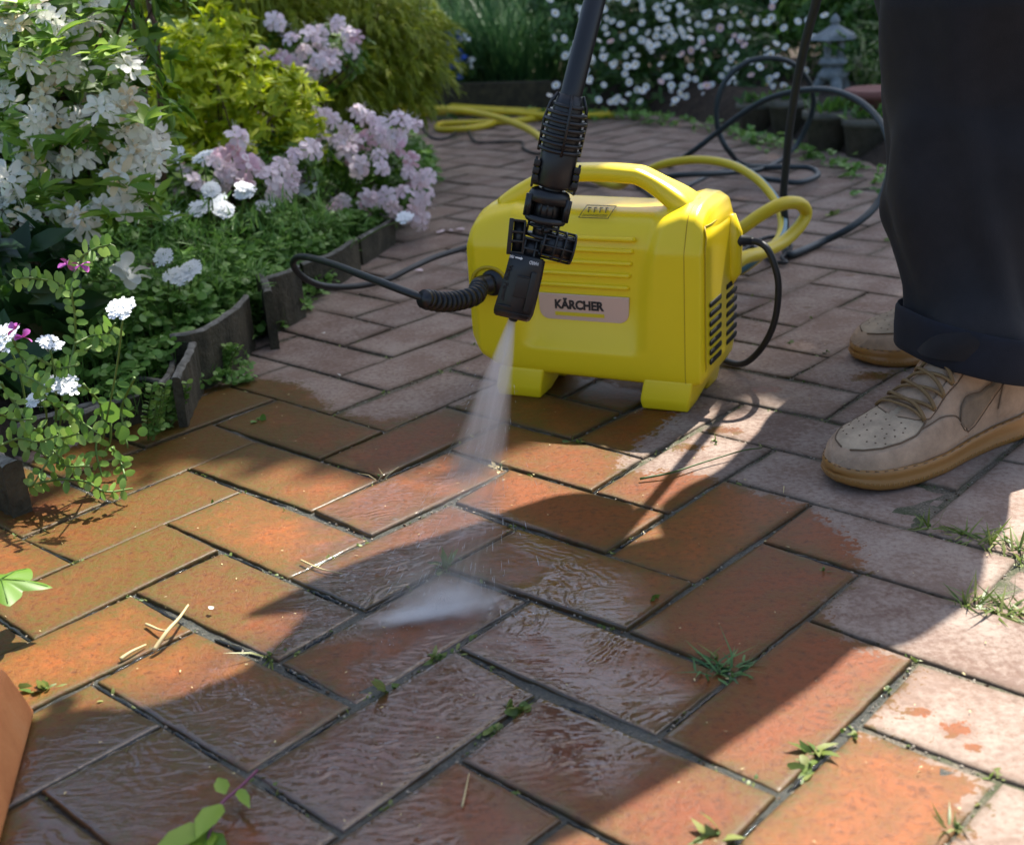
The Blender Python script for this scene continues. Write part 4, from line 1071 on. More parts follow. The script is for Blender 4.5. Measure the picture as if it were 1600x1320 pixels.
# ------------------------------------------------------------------ foliage batches
TPL = {  # rows: (t along, half width factor), columns
    'leaf': ([(0, .12), (.28, .85), (.62, .82), (1, .04)], 3),
    'round': ([(0, .25), (.3, .95), (.72, 1.0), (1, .35)], 3),
    'petal': ([(0, .18), (.35, .60), (.72, 1.0), (.93, .75), (1, .35)], 3),
    'blade': ([(0, .7), (.45, 1.0), (1, .05)], 2),
    'needle': ([(0, 1.0), (1, .2)], 2),
}
class LB:
    def __init__(s): s.V = []; s.F = []; s.R = []; s.n = 0
    def add(s, P, D, L, W, rnd, tpl='leaf', curl=.25, fold=.25, N=None):
        P = np.atleast_2d(np.asarray(P, float)); n = len(P)
        D = np.broadcast_to(np.asarray(D, float), (n, 3)); D = D / (np.linalg.norm(D, axis=1, keepdims=True) + 1e-9)
        if N is None:
            N = rng.normal(0, .45, (n, 3)) + np.array([0, 0, 1.0])
        N = N - D * (N * D).sum(1, keepdims=True); N /= (np.linalg.norm(N, axis=1, keepdims=True) + 1e-9)
        B = np.cross(D, N)
        L = np.broadcast_to(np.asarray(L, float), (n,)); W = np.broadcast_to(np.asarray(W, float), (n,)); rnd = np.broadcast_to(np.asarray(rnd, float), (n,))
        curl = np.broadcast_to(np.asarray(curl, float), (n,))
        rows, nc = TPL[tpl]; nr = len(rows); out = np.zeros((n, nr, nc, 3))
        for i, (t, w) in enumerate(rows):
            c = P + D * (L * t)[:, None] - N * (L * curl * t * t)[:, None]
            for j in range(nc):
                sx = (j / (nc - 1)) * 2 - 1
                out[:, i, j] = c + B * (W * w * sx * .5)[:, None] + N * (abs(sx) * W * w * fold * .5)[:, None]
        s.V.append(out.reshape(-1, 3)); s.R.append(np.repeat(rnd, nr * nc))
        base = s.n + np.arange(n)[:, None] * (nr * nc)
        q = []
        for i in range(nr - 1):
            for j in range(nc - 1): q.append([i * nc + j, i * nc + j + 1, (i + 1) * nc + j + 1, (i + 1) * nc + j])
        q = np.array(q)
        s.F.append((base[:, :, None] + q[None]).reshape(-1, 4)); s.n += n * nr * nc
    def mesh(s, name):
        V = np.concatenate(s.V); F = np.concatenate(s.F); R = np.concatenate(s.R)
        me = bpy.data.meshes.new(name); me.vertices.add(len(V)); me.vertices.foreach_set('co', V.ravel())
        me.loops.add(F.size); me.loops.foreach_set('vertex_index', F.ravel().astype(np.int32))
        me.polygons.add(len(F)); me.polygons.foreach_set('loop_start', np.arange(0, F.size, 4, dtype=np.int32))
        me.update(calc_edges=True)
        a = me.attributes.new('rnd', 'FLOAT', 'POINT'); a.data.foreach_set('value', np.clip(R, 0, 1)); return me
    def build(s, name, m, parent=None): return link(name, s.mesh(name), m, parent)
def unit(v): v = np.asarray(v, float); return v / (np.linalg.norm(v, axis=-1, keepdims=True) + 1e-9)
def blob_pts(blobs, n, shell=.35, zmin=.03):
    """points in a union of ellipsoids, mostly in the outer shell; returns points and outward directions"""
    vol = np.array([b[3] * b[4] * b[5] for b in blobs]) ** .67; vol = vol / vol.sum()
    P = []; D = []
    for b, f in zip(blobs, vol):
        k = max(2, int(n * f)); c = np.array(at(*b[:3])); r = np.array(b[3:6])
        d = unit(rng.normal(0, 1, (k, 3))); rad = 1 - shell * rng.random(k) ** 1.6
        lump = 1 + .13 * np.sin(d[:, 0] * 7 + b[0]) * np.sin(d[:, 2] * 6 + b[1]) + .08 * np.sin(d[:, 1] * 13 + d[:, 0] * 11)
        p = c + d * r * (rad * lump)[:, None]; P.append(p); D.append(unit(d / r))
    P = np.concatenate(P); D = np.concatenate(D); k = P[:, 2] > zmin
    return P[k], D[k]
def rosettes(lb, P, D, root, n, L, W, tpl='leaf', spread=.9, up=.35, curl=.3, rb=.0, rs=.9):
    """n leaves round every tip"""
    P = P - np.array(root)
    for k in range(n):
        m_ = len(P); ang = 2 * math.pi * (k / n) + rng.random(m_) * .8
        A = unit(D + np.array([0, 0, up]))
        ref = unit(np.cross(A, unit(rng.normal(0, 1, (m_, 3))))); ref2 = np.cross(A, ref)
        d = unit(A * (1 - spread * .6) + (ref * np.cos(ang)[:, None] + ref2 * np.sin(ang)[:, None]) * spread)
        Nn = unit(A + rng.normal(0, .2, (m_, 3)))
        lb.add(P + rng.normal(0, W * .25, (m_, 3)), d, L * rng.uniform(.65, 1.15, m_), W * rng.uniform(.75, 1.15, m_), rb + rs * rng.random(m_) ** 1.5, tpl, curl, .3, Nn)
def stems(parent, base, tips, m, r=.003, name='stem', bend=.25):
    mb = MB(); base = Vector(base)
    for t in tips:
        t = Vector(t); mid = base.lerp(t, .5) + Vector((random.uniform(-1, 1), random.uniform(-1, 1), .3)) * (t - base).length * bend * .4
        P = catmull([base - parent.location, mid - parent.location, t - parent.location], 5)
        tube(mb, P, [r * (1 - .65 * i / (len(P) - 1)) for i in range(len(P))], 6)
    return mb.build(name, m, parent)
def spread_copies(src_list, parent, spots, group=None, face=None, s0=.85, s1=1.15):
    """spots: world points; copies of the meshes in src_list become children named like the source"""
    for i, p in enumerate(spots):
        src = src_list[i % len(src_list)]
        o = src.copy(); COL.objects.link(o); o.parent = parent; o.location = Vector(p) - parent.location
        d = Vector(face) if face is not None else (Vector((0, 0, HC)) - Vector(p)).normalized() * .6 + Vector((random.uniform(-.5, .5), random.uniform(-.3, .3), random.uniform(.0, .7)))
        o.rotation_euler = (rot_to(d, random.uniform(0, 6.28))).to_euler(); s = random.uniform(s0, s1); o.scale = (s, s, s)
def azalea_cluster(name, m, nf=5, L=.026, W=.020, openn=.75, droop=.2, orange=.12):
    lb = LB()
    for f in range(nf):
        a = 2 * math.pi * f / nf + random.uniform(-.3, .3); tl = random.uniform(.45, 1.1) if f else .1
        ax = unit(np.array([math.sin(tl) * math.cos(a), math.sin(tl) * math.sin(a), math.cos(tl)]))
        c = ax * .016
        ref = unit(np.cross(ax, [0.3, .2, 1])); r2 = np.cross(ax, ref)
        k = 6; an = 2 * np.pi * np.arange(k) / k + random.random()
        rad = ref * np.cos(an)[:, None] + r2 * np.sin(an)[:, None]
        d = unit(ax * (1 - openn) + rad * openn); Nn = unit(ax * .9 - rad * .3 + rng.normal(0, .15, (k, 3)))
        old = random.random() < orange
        lb.add(np.tile(c, (k, 1)) + rad * .003, d, L * rng.uniform(.8, 1.15, k), W * rng.uniform(.8, 1.1, k), .97 if old else rng.uniform(0, .5, k) + .0, 'petal', rng.uniform(.0, .5, k) + droop, .25, Nn)
        lb.add(np.tile(c, (4, 1)), unit(ax + rng.normal(0, .22, (4, 3))), .024, .0011, .3, 'needle', .1, 0)
    me = lb.mesh(name); me.materials.append(m); o = bpy.data.objects.new(name, me); me.polygons.foreach_set('use_smooth', [True] * len(me.polygons)); return o
WCL = [azalea_cluster('flower_cluster', M['white_petal'], 4, .019, .0120, .50, .45, .10) for _ in range(6)]
PCL = [azalea_cluster('flower_cluster', M['pink_petal'], 3, .018, .0150, .78, .15, .10) for _ in range(5)]

# ---- white azalea, nearest on the left
def spots(L, Y0, Y1, jit=6): return [at(x + random.uniform(-jit, jit), y + random.uniform(-jit, jit), random.uniform(Y0, Y1)) for x, y in L]
WZ_ = [(35,57),(64,19),(83,32),(108,67),(137,51),(105,108),(86,105),(48,105),(30,118),(200,121),(127,111),(14,159),(73,159),(134,162),(19,188),(50,191),(85,178),(162,175),(204,162),(188,180),(121,196),(6,225),(35,222),(127,220),(153,226),(180,214),(216,197),(235,207),(223,232),(248,243),(214,258),(54,261),(44,243),(100,263),(120,252),(80,275),(197,283),(222,288),(188,318),(92,315),(38,345),(16,331),(127,337),(137,357),(159,331),(111,378),(10,20),(8,280),(165,140),(60,215),(150,20),(190,90)]
az = empty('white_azalea', (-.66, 1.80, .05)); tag(az, 'tall azalea shrub covered in drooping creamy white flowers at the left edge', 'azalea', 'azalea shrubs in the flower bed')
bl = [(60, 40, 1.82, .20, .14, .13), (110, 190, 1.80, .15, .12, .12), (10, 270, 1.80, .13, .12, .12), (120, 310, 1.80, .08, .09, .07)]
P_, D_ = blob_pts(bl, 520, .8); lb = LB(); rosettes(lb, P_, D_, az.location, 7, .036, .013, rb=0, rs=.95, curl=.3)
T2 = np.array([tuple(p) for p in spots([(random.uniform(0, 250), random.uniform(0, 360)) for _ in range(26)] + [(95, 75), (60, 85), (130, 10), (180, 15), (20, 100), (100, 225), (120, 235), (180, 190), (270, 250), (170, 345), (70, 320), (190, 75), (30, 30), (150, 90), (230, 190), (60, 245)], 1.6, 1.68)])
rosettes(lb, T2, np.tile([0, -.4, 1.0], (len(T2), 1)), az.location, 7, .042, .015, rb=.5, rs=.5, spread=.8)
lb.build('foliage', M['azalea_leaf'], az)
stems(az, az.location, [tuple(p) for p in P_[:26]], M['twig'], .0045, 'branches')
spread_copies(WCL, az, spots(WZ_ , 1.62, 1.76, 5), s0=.60, s1=.95)
for (a, b_, c, dd) in (((205, -40), (213, 50), (223, 98), 2.0), ((225, -40), (236, 20), (246, 75), 2.1)):
    mb = MB(); tube(mb, catmull([at(*a, dd), at(*b_, dd), at(*c, dd), at(c[0] + 12, c[1] + 260, dd + .05)], 6), .0052, 8); o = mb.build('plant_stake', M['twig'])
    tag(o, 'thin reddish brown plant stake, ' + ('nearer the white azalea' if a[0] == 205 else 'nearer the golden spirea'), 'stake', 'plant stakes between the azalea and the spirea')
# ---- golden spirea
sp_ = empty('golden_spirea', tuple(at(360, 330, 2.38))[:2] + (.05,)); tag(sp_, 'low golden yellow spirea bush between the white and pink azaleas', 'bush')
bl = [(350, 165, 2.38, .135, .12, .10), (300, 105, 2.42, .09, .10, .08), (420, 185, 2.36, .10, .10, .07), (270, 190, 2.34, .08, .08, .07), (345, 50, 2.48, .06, .08, .07), (400, 235, 2.34, .09, .08, .05), (250, 90, 2.5, .06, .08, .07), (455, 150, 2.4, .05, .06, .05), (300, 240, 2.3, .07, .06, .04), (470, 215, 2.36, .05, .05, .04), (395, 120, 2.45, .06, .06, .05)]
P_, D_ = blob_pts(bl, 680, .6); lb = LB(); rosettes(lb, P_, D_, sp_.location, 8, .026, .0095, rb=0, rs=1.0, up=.7, spread=.75, curl=.2)
lb.build('foliage', M['spirea_leaf'], sp_); stems(sp_, sp_.location, [tuple(p) for p in P_[:40]], M['twig'], .0025, 'branches')
# ---- thread cypress
def cypress(name, root, bl, n, label):
    c = empty(name, root); tag(c, label, 'conifer', 'golden thread cypresses'); P, D = blob_pts(bl, n, .55); P0 = P - np.array(root)
    lb = LB()
    for k in range(9):
        t = k / 9; d = unit(D * np.array([1, 1, .3]) + np.array([0, 0, .15 - .9 * t]) + rng.normal(0, .25, P0.shape))
        q = P0 + unit(D + np.array([0, 0, -.8])) * (.05 * t)
        lb.add(q, d, rng.uniform(.018, .034, len(P)), .0036, (1 - t) * .5 + rng.random(len(P)) * .5, 'blade', .5, 0)
    lb.build('foliage', M['cypress_leaf'], c); stems(c, root, [tuple(p) for p in P[:20]], M['twig'], .004, 'branches'); return c
cypress('thread_cypress', (-.42, 3.25, .02), [(585, 85, 3.2, .17, .14, .15), (640, 60, 3.25, .09, .1, .10), (530, 125, 3.1, .12, .12, .09), (520, 20, 3.2, .15, .14, .12)], 2600, 'drooping golden green thread cypress beside the far yellow hose coil')
cypress('thread_cypress', (-.95, 3.1, .02), [(290, 20, 3.0, .16, .14, .13), (400, 20, 3.05, .16, .14, .12), (340, -60, 3.0, .2, .16, .12), (330, 90, 3.05, .2, .12, .10)], 2300, 'thread cypress rising behind the golden spirea and the plant stakes')
# ---- pink azaleas
def pink(name, root, bl, nleaf, L, Y0, Y1, label):
    o = empty(name, root); tag(o, label, 'azalea', 'azalea shrubs in the flower bed'); P, D = blob_pts(bl, nleaf, .5)
    lb = LB(); rosettes(lb, P, D, root, 6, .024, .0095, rb=0, rs=.8); lb.build('foliage', M['azalea_leaf'], o)
    stems(o, root, [tuple(p) for p in P[:18]], M['twig'], .003, 'branches'); spread_copies(PCL, o, spots(L, Y0, Y1, 5), s0=.68, s1=.98)
pink('pink_azalea', (-.36, 2.62, .04), [(590, 270, 2.62, .11, .10, .07), (540, 240, 2.6, .10, .10, .06), (630, 300, 2.55, .06, .07, .05), (580, 340, 2.5, .08, .07, .04)], 330,
     [(489,185),(518,195),(505,213),(483,222),(543,200),(550,225),(570,190),(591,195),(578,220),(600,215),(625,190),(645,206),(616,220),(632,236),(607,232),(590,243),(540,245),(521,251),(556,248),(642,267),(668,274),(655,286),(629,306),(645,293),(668,300),(655,310),(578,318),(581,337),(565,328),(604,315),(612,330),(605,343),(537,321),(527,332),(658,347),(640,333),(510,188),(560,178),(645,246),(530,220),(560,262),(600,262)], 2.4, 2.55, 'pink azalea shrub spilling over the bed corner left of the washer')
pink('pink_azalea', (-.62, 2.85, .04), [(500, 95, 2.9, .12, .10, .08), (455, 90, 2.9, .08, .1, .06)], 160, [(430,35),(455,62),(475,80),(440,88),(468,108),(495,98),(520,92),(545,80),(556,62),(532,38),(500,60),(520,112),(485,120),(410,85),(505,75),(540,55),(480,60),(460,98)], 2.74, 2.84, 'pale pink azalea in full flower, standing higher, in front of the cypress')
pink('pink_azalea', (-.62, 2.25, .04), [(360, 275, 2.28, .13, .08, .05), (430, 262, 2.3, .10, .08, .05), (300, 300, 2.2, .08, .07, .04)], 230,
     [(270,290),(293,272),(330,262),(350,250),(347,262),(360,280),(340,285),(322,298),(385,258),(402,266),(430,262),(448,272),(372,222),(366,236),(270,322),(487,240),(450,290),(440,305),(380,285),(465,250),(420,285),(305,285)], 2.12, 2.22, 'low shaded mauve pink azalea below the golden spirea')
# ---- broad dark leaves, lower left, and general bed greenery
def bush(name, root, bl, n, m, L, W, label, cat='bush', nl=6, tpl='leaf', group=None, up=.4, shell=.6):
    o = empty(name, root); tag(o, label, cat, group); P, D = blob_pts(bl, n, shell); lb = LB(); rosettes(lb, P, D, root, nl, L, W, tpl, rb=0, rs=.9, up=up)
    lb.build('foliage', m, o); stems(o, root, [tuple(p) for p in P[:max(6, n // 25)]], M['stem'], .002, 'stems'); return o
bush('broad_leaf_plant', (-.66, 1.55, .04), [(20, 420, 1.58, .10, .08, .07), (70, 470, 1.56, .06, .06, .05), (10, 520, 1.5, .08, .06, .05)], 34, M['dark_leaf'], .062, .030, 'broad dark green leaves under the white azalea at the left edge', 'plant', 4)
# ---- ground cover: nobody could count it
def cover_region(lb, poly, n, z0, z1, L, Y_, root=(0, 0, 0)):
    P = poly_px(poly); mn, mx = P.min(0), P.max(0); q = rng.uniform(mn, mx, (n * 3, 2)); k = sdist(q[:, 0], q[:, 1], P) > 0; q = q[k][:n]
    z = z0 + (z1 - z0) * rng.random(len(q)) * np.clip(.4 + .6 * (fbm(q[:, 0], q[:, 1], 28, 1) * .5 + .5), .15, 1)
    C = np.stack([q[:, 0], q[:, 1], z], 1); r = rng.random(len(q))
    for k in range(3):
        a = rng.random(len(q)) * .6 + k * 2.09 + 5 * r
        d = np.stack([np.cos(a), np.sin(a), rng.uniform(-.1, .35, len(q))], 1)
        lb.add(C + d * L * .1, d, L * rng.uniform(.7, 1.15, len(q)), L * rng.uniform(.8, 1.1, len(q)), .15 + .85 * r * rng.uniform(.6, 1, len(q)), 'round', .25, .15)
    lb.add(np.stack([C[:, 0], C[:, 1], C[:, 2] * 0 + .02], 1), C - np.stack([C[:, 0] + rng.normal(0, .008, len(q)), C[:, 1], C[:, 2] * 0 + .02], 1), z - .02, .0014, .3, 'blade', 0, 0)
lb = LB()
cover_region(lb, [(180, 640), (262, 585), (330, 570), (395, 520), (470, 455), (500, 420), (420, 360), (250, 400), (100, 470), (0, 560), (-60, 700)], 4600, .03, .16, .0135, 0)
cover_region(lb, [(500, 420), (560, 375), (640, 335), (690, 300), (640, 240), (520, 300), (400, 340), (420, 370)], 2400, .03, .11, .013, 0)
cover_region(lb, [(262, 600), (345, 585), (400, 540), (470, 500), (500, 470), (560, 420), (510, 410), (430, 460), (350, 560)], 420, .004, .045, .012, 0)
cover_region(lb, [(240, 640), (265, 600), (345, 590), (385, 555), (395, 600), (330, 612), (290, 640), (250, 690)], 120, .002, .03, .009, 0)
o = lb.build('ground_cover', M['cover_leaf']); tag(o, 'low light green lobed leaves covering the soil along the bed edging', 'ground cover', kind='stuff')
lb = LB(); k_ = 5000; Q = rng.uniform((-2.6, .5), (-.75, 3.2), (k_, 2)); Q = Q[sdist(Q[:, 0], Q[:, 1], EDGE) < -.12]; C_ = np.column_stack([Q, .08 + .07 * rng.random(len(Q))])
for k in range(3): lb.add(C_, rng.normal(0, 1, C_.shape) * [1, 1, .25] + [0, 0, .2], .030, .028, rng.random(len(Q)), 'round', .25, .15)
o = lb.build('bed_cover', M['cover_leaf']); tag(o, 'low green leaves carpeting the bed to the left', 'ground cover', kind='stuff')
lb = LB(); cover_region(lb, [(388, 540), (400, 480), (430, 440), (500, 400), (560, 372), (620, 335), (650, 345), (590, 395), (520, 430), (470, 470), (420, 520)], 1300, .035, .10, .0125, 0)
cover_region(lb, [(160, 660), (250, 600), (300, 560), (380, 490), (400, 520), (340, 590), (260, 630), (200, 690)], 330, .03, .10, .012, 0)
o = lb.build('spilling_leaves', M['cover_leaf']); tag(o, 'light green lobed leaves spilling over the edging boards', 'ground cover', kind='stuff')
lb = LB()     # feathery candytuft foliage
P_, D_ = blob_pts([(330, 385, 1.95, .14, .08, .035), (420, 340, 2.1, .12, .08, .03), (230, 440, 1.8, .10, .08, .035), (330, 440, 1.85, .10, .06, .03), (260, 350, 2.0, .10, .08, .05), (500, 350, 2.25, .08, .06, .03)], 420, .9)
for k in range(5): lb.add(P_ + rng.normal(0, .006, P_.shape), unit(D_ + rng.normal(0, .8, D_.shape) + [0, 0, .6]), rng.uniform(.012, .028, len(P_)), .0032, rng.random(len(P_)), 'blade', .3, 0)
o = lb.build('feathery_foliage', M['cover_leaf']); tag(o, 'fine feathery green foliage under the white flower heads', 'ground cover', kind='stuff')

# ---- white flower heads (umbels)
def umbel_mesh(name, R=.017, n=34):
    lb = LB()
    for i in range(n):
        r = R * math.sqrt((i + .5) / n); a = i * 2.4; c = np.array([r * math.cos(a), r * math.sin(a), .010 - .35 * r * r / R])
        k = 4 if r < R * .6 else 5; an = 2 * np.pi * np.arange(k) / k + a
        d = np.stack([np.cos(an), np.sin(an), np.full(k, .15)], 1)
        L = .0032 + .0022 * r / R
        lb.add(np.tile(c + rng.normal(0, .0008, 3), (k, 1)), d, L * rng.uniform(.8, 1.4, k), L * .8, 0, 'petal', .1, .1, np.tile([0, 0, 1.0], (k, 1)))
        lb.add(c[None], np.array([[-c[0] * .8, -c[1] * .8, -.012]]), .016, .0007, .3, 'needle', 0, 0)
    me = lb.mesh(name); me.materials.append(M['umbel_petal']); return bpy.data.objects.new(name, me)
UM = [umbel_mesh('flower_head', .0145, 22), umbel_mesh('flower_head', .012, 17), umbel_mesh('flower_head', .0155, 26)]
def candytuft(root, heads, Y0, Y1, label, s=(.9, 1.15)):
    o = empty('candytuft', root); tag(o, label, 'flowering plant', 'candytufts in the flower bed'); mb = MB(); sp = spots(heads, Y0, Y1, 2)
    for p in sp:
        b_ = Vector((root[0] + (p.x - root[0]) * .6, root[1] + (p.y - root[1]) * .6 + .01, .04)); tube(mb, [tuple(q - o.location) for q in catmull([b_, b_.lerp(p, .55) + Vector((.006, 0, .01)), p], 4)], .0012, 6)
    mb.build('stem', M['stem'], o)
    spread_copies(UM, o, sp, s0=s[0], s1=s[1])
    for c in o.children:
        if c.name.startswith('flower_head'): c.rotation_euler = rot_to((random.uniform(-.4, .4), random.uniform(-.9, -.3), 1.0), random.uniform(0, 6)).to_euler()
candytuft((-.56, 1.34, .04), [(192, 487), (77, 543), (13, 535), (93, 608), (66, 626)], 1.28, 1.34, 'candytuft with five bright white flower heads nearest the camera at the left edge')
candytuft((-.55, 1.85, .04), [(257, 402), (282, 434), (300, 426), (287, 442), (272, 436)], 1.72, 1.76, 'candytuft with two white heads level with the end of the curved board')
candytuft((-.55, 2.1, .04), [(312, 331), (347, 318), (350, 332), (270, 347), (379, 296), (384, 306), (321, 250), (277, 248), (331, 301)], 1.98, 2.06, 'candytuft with bluish white heads in front of the mauve azalea')
candytuft((-.45, 2.3, .04), [(414, 329), (449, 298), (481, 301), (632, 346), (440, 293)], 2.2, 2.32, 'candytuft whose white heads stand at the foot of the pink azalea')
mb = MB(); lb = LB(); q = at(200, 432, 1.68); lb.add(np.tile(tuple(q), (9, 1)) + rng.normal(0, .006, (9, 3)), rng.normal(0, 1, (9, 3)) * [1, .5, 1], .024, .020, .2, 'petal', .5, .4)
o = lb.build('fallen_flower', M['white_petal']); tag(o, 'crumpled white azalea flower fallen onto the green foliage', 'flower')

# ---- vetch and other sprawling stems in the near corner
def vetch(root, stm, label, leafL=.0135, Y=1.28):
    o = empty('vetch', root); tag(o, label, 'plant', 'sprawling vetches'); mb = MB(); lb = LB()
    for (pts, Ys) in stm:
        c = catmull([at(x, y, Ys + .02 * math.sin(i * 1.7)) - o.location for i, (x, y) in enumerate(pts)], 8); tube(mb, c, [.0016 * (1 - .5 * i / len(c)) + .0002 for i in range(len(c))], 6)
        for i in range(2, len(c) - 1, 3):
            T = (c[i + 1] - c[i - 1]).normalized(); sd = T.cross(vdir + Vector((random.uniform(-.4, .4), 0, random.uniform(-.4, .4)))).normalized()
            for s_ in (-1, 1):
                lb.add([tuple(c[i])], [tuple((sd * s_ + T * .35 + vdir * random.uniform(-.3, .5)))], leafL * random.uniform(.7, 1.2), leafL * .55, random.uniform(.3, 1), 'round', .15, .15, np.array([tuple(vdir + Vector((random.uniform(-.5, .5), 0, random.uniform(-.2, .6))))]))
    mb.build('stem', M['stem'], o); lb.build('leaves', M['vetch_leaf'], o); return o
v1 = vetch((-.60, 1.30, .03), [([(-20, 556), (23, 580), (53, 593), (73, 607)], 1.28), ([(20, 530), (35, 560), (50, 587), (67, 613), (90, 640)], 1.29), ([(0, 597), (23, 630), (53, 670), (93, 713), (127, 733)], 1.27), ([(110, 667), (95, 690), (77, 717), (50, 760)], 1.26),
            ([(97, 633), (115, 650), (133, 663), (157, 680)], 1.28), ([(17, 693), (60, 705), (100, 727), (140, 728)], 1.26), ([(53, 670), (75, 680), (100, 683), (123, 677)], 1.26), ([(33, 763), (85, 750), (133, 752), (165, 768), (207, 763)], 1.25), ([(175, 700), (187, 717), (197, 750)], 1.27),
            ([(-10, 640), (20, 655), (50, 655)], 1.24), ([(-10, 700), (30, 685), (60, 690), (90, 680)], 1.23), ([(130, 600), (160, 640), (150, 700), (160, 745)], 1.3), ([(60, 560), (90, 575), (120, 570)], 1.3), ([(210, 590), (190, 640), (200, 700)], 1.34)], 'vetch sprawling with paired oval leaflets over the near left corner')
v2 = vetch((-.50, 1.36, .03), [([(107, 580), (117, 537), (117, 493), (112, 457), (117, 423)], 1.33), ([(110, 453), (90, 443), (67, 437), (40, 434), (20, 436)], 1.33), ([(117, 423), (127, 403), (150, 388), (173, 382)], 1.33), ([(117, 537), (143, 525), (163, 522)], 1.33), ([(107, 580), (110, 620), (100, 660)], 1.33), ([(133, 547), (160, 530), (180, 505)], 1.33)], 'upright vetch with curled tendrils and a magenta flower on top')
mb = MB(); tube(mb, catmull([at(173, 382, 1.33) - v2.location, at(180, 386, 1.33) - v2.location, at(180, 394, 1.33) - v2.location, at(174, 398, 1.33) - v2.location], 5), .0007, 5)
tube(mb, catmull([at(20, 436, 1.33) - v2.location, at(15, 442, 1.33) - v2.location, at(20, 447, 1.33) - v2.location], 5), .0007, 5); mb.build('tendril', M['stem'], v2)
for (x, y, Yv, par) in ((105, 414, 1.33, v2), (126, 415, 1.33, v2), (25, 514, 1.27, v1), (36, 527, 1.27, v1)):
    lb = LB(); q = at(x, y, Yv) - par.location; lb.add(np.tile(tuple(q), (5, 1)), rng.normal(0, 1, (5, 3)) * [1, .3, .5] + [-.6 if x < 110 else .6, 0, .2], .010, .008, 0, 'petal', .3, .3); lb.build('flower', M['purple_petal'], par)
rl = empty('round_leaf_plant', tuple(at(165, 720, 1.32))); tag(rl, 'seedling with one large round leaf above the dark board', 'plant'); lb = LB()
for (x, y, dx, dz, s_) in ((172, 660, .2, 1, .026), (180, 680, 1, .3, .018), (170, 675, -.6, .8, .014), (215, 675, 1, .1, .012)):
    q = at(x, y, 1.32) - rl.location; lb.add([tuple(q)], [[dx, -.2, dz]], s_, s_ * .9, .55, 'round', .1, .1, np.array([[0, -1, .4]]))
lb.build('leaf', M['vetch_leaf'], rl); mb = MB(); tube(mb, catmull([at(160, 715, 1.32) - rl.location, at(172, 690, 1.32) - rl.location, at(173, 660, 1.32) - rl.location], 4), .0014, 6); mb.build('stem', M['stem'], rl)
def thyme(px, label):
    o = empty('creeping_herb', tuple(gr(*px[0]))); tag(o, label, 'plant', 'small leafy herbs by the bed edge'); mb = MB(); lb = LB(); Yb = o.location.y
    for k in range(5):
        dx = random.uniform(-12, 12); c = catmull([at(x + dx * (1 if i else .3), y + random.uniform(-5, 5), Yb) - o.location for i, (x, y) in enumerate(px)], 6); tube(mb, c, .0010, 5)
        for i in range(2, len(c)):
            for s_ in (-1, 1): lb.add([tuple(c[i])], [[s_, random.uniform(-.6, .6), .5]], .0085, .006, random.uniform(.3, 1), 'round', .1, .1)
    mb.build('stem', M['stem'], o); lb.build('leaves', M['vetch_leaf'], o)
thyme([(235, 690), (240, 650), (248, 605)], 'leafy herb with upright whorled stems in front of the dark boards, nearer the camera')
thyme([(262, 668), (272, 635), (281, 602)], 'leafy herb with upright whorled stems, beside the far end of the dark boards')
thyme([(345, 590), (350, 565), (362, 545)], 'small leafy herb at the foot of the big curved board')
# ---- weathered curved edging boards along the bed
M['board'] = mat('weathered_board', (.10, .09, .075), .85); n, l, b = nt(M['board'])
v = noise(M['board'], 25, 6, .7); w = noise(M['board'], 180, 4, .6)
l.new(mixc(M['board'], ramp(M['board'], v, [(.35, 0.0), (.7, 1.0)]), (.022, .019, .009), (.085, .070, .040)), b.inputs['Base Color']); l.new(bump(M['board'], mathn(M['board'], 'ADD', v, w), .8, .004), b.inputs['Normal'])
M['board_rim'] = mat('weathered_rim', (.16, .15, .13), .85); n, l, b = nt(M['board_rim']); l.new(ramp(M['board_rim'], noise(M['board_rim'], 60, 5, .7), [(.35, (.07, .065, .05)), (.7, (.26, .25, .22))]), b.inputs['Base Color'])
def board(px, zt, th, label, zb=-.02, name='edging_board'):
    c = catmull([gr(x, y, zt) for x, y in px], 6); mb = MB(); V = []; F = []; MI = []; n_ = len(c)
    o = empty('tmp', (0, 0, 0)); bpy.data.objects.remove(o)
    for i, p in enumerate(c):
        T = (c[min(i + 1, n_ - 1)] - c[max(i - 1, 0)]); T.z = 0; T.normalize(); Nn = Vector((-T.y, T.x, 0))
        zz = p.z + .0010 * math.sin(i * .5) + .0004 * math.sin(i * 1.3); t2 = th * (1 + .15 * math.sin(i * 1.7)) / 2
        for (a, z) in ((-1, zb), (-1, zz * .6), (-1, zz - .0025), (-.6, zz), (.6, zz + .0006), (1, zz - .003), (1, zz * .6), (1, zb)): V.append(tuple(Vector((p.x, p.y, z)) + Nn * a * t2))
    for i in range(n_ - 1):
        for k in range(8): F.append([i * 8 + k, i * 8 + (k + 1) % 8, (i + 1) * 8 + (k + 1) % 8, (i + 1) * 8 + k]); MI.append(1 if 2 <= k <= 4 else 0)
    F.append(list(range(8))[::-1]); F.append([(n_ - 1) * 8 + k for k in range(8)])
    mb.add(V, F, MI + [0, 0]); o = mb.build(name, [M['board'], M['board_rim']], smooth=False); tag(o, label, 'edging', 'weathered boards edging the flower bed')
board([(265, 524), (300, 518), (335, 502), (365, 482), (384, 460)], .082, .009, 'largest curved grey board, its rim sweeping up to a pale tip')
board([(274, 590), (284, 568), (295, 548), (302, 532)], .068, .011, 'short thick upright board beside the largest curved board')
board([(178, 592), (225, 590), (266, 594)], .045, .008, 'thin low board lying level behind the short upright one')
board([(128, 643), (170, 628), (214, 614)], .040, .010, 'long low grey board above the round leaf seedling')
board([(20, 668), (60, 650), (100, 640), (160, 627)], .038, .009, 'board half buried under the vetch stems')
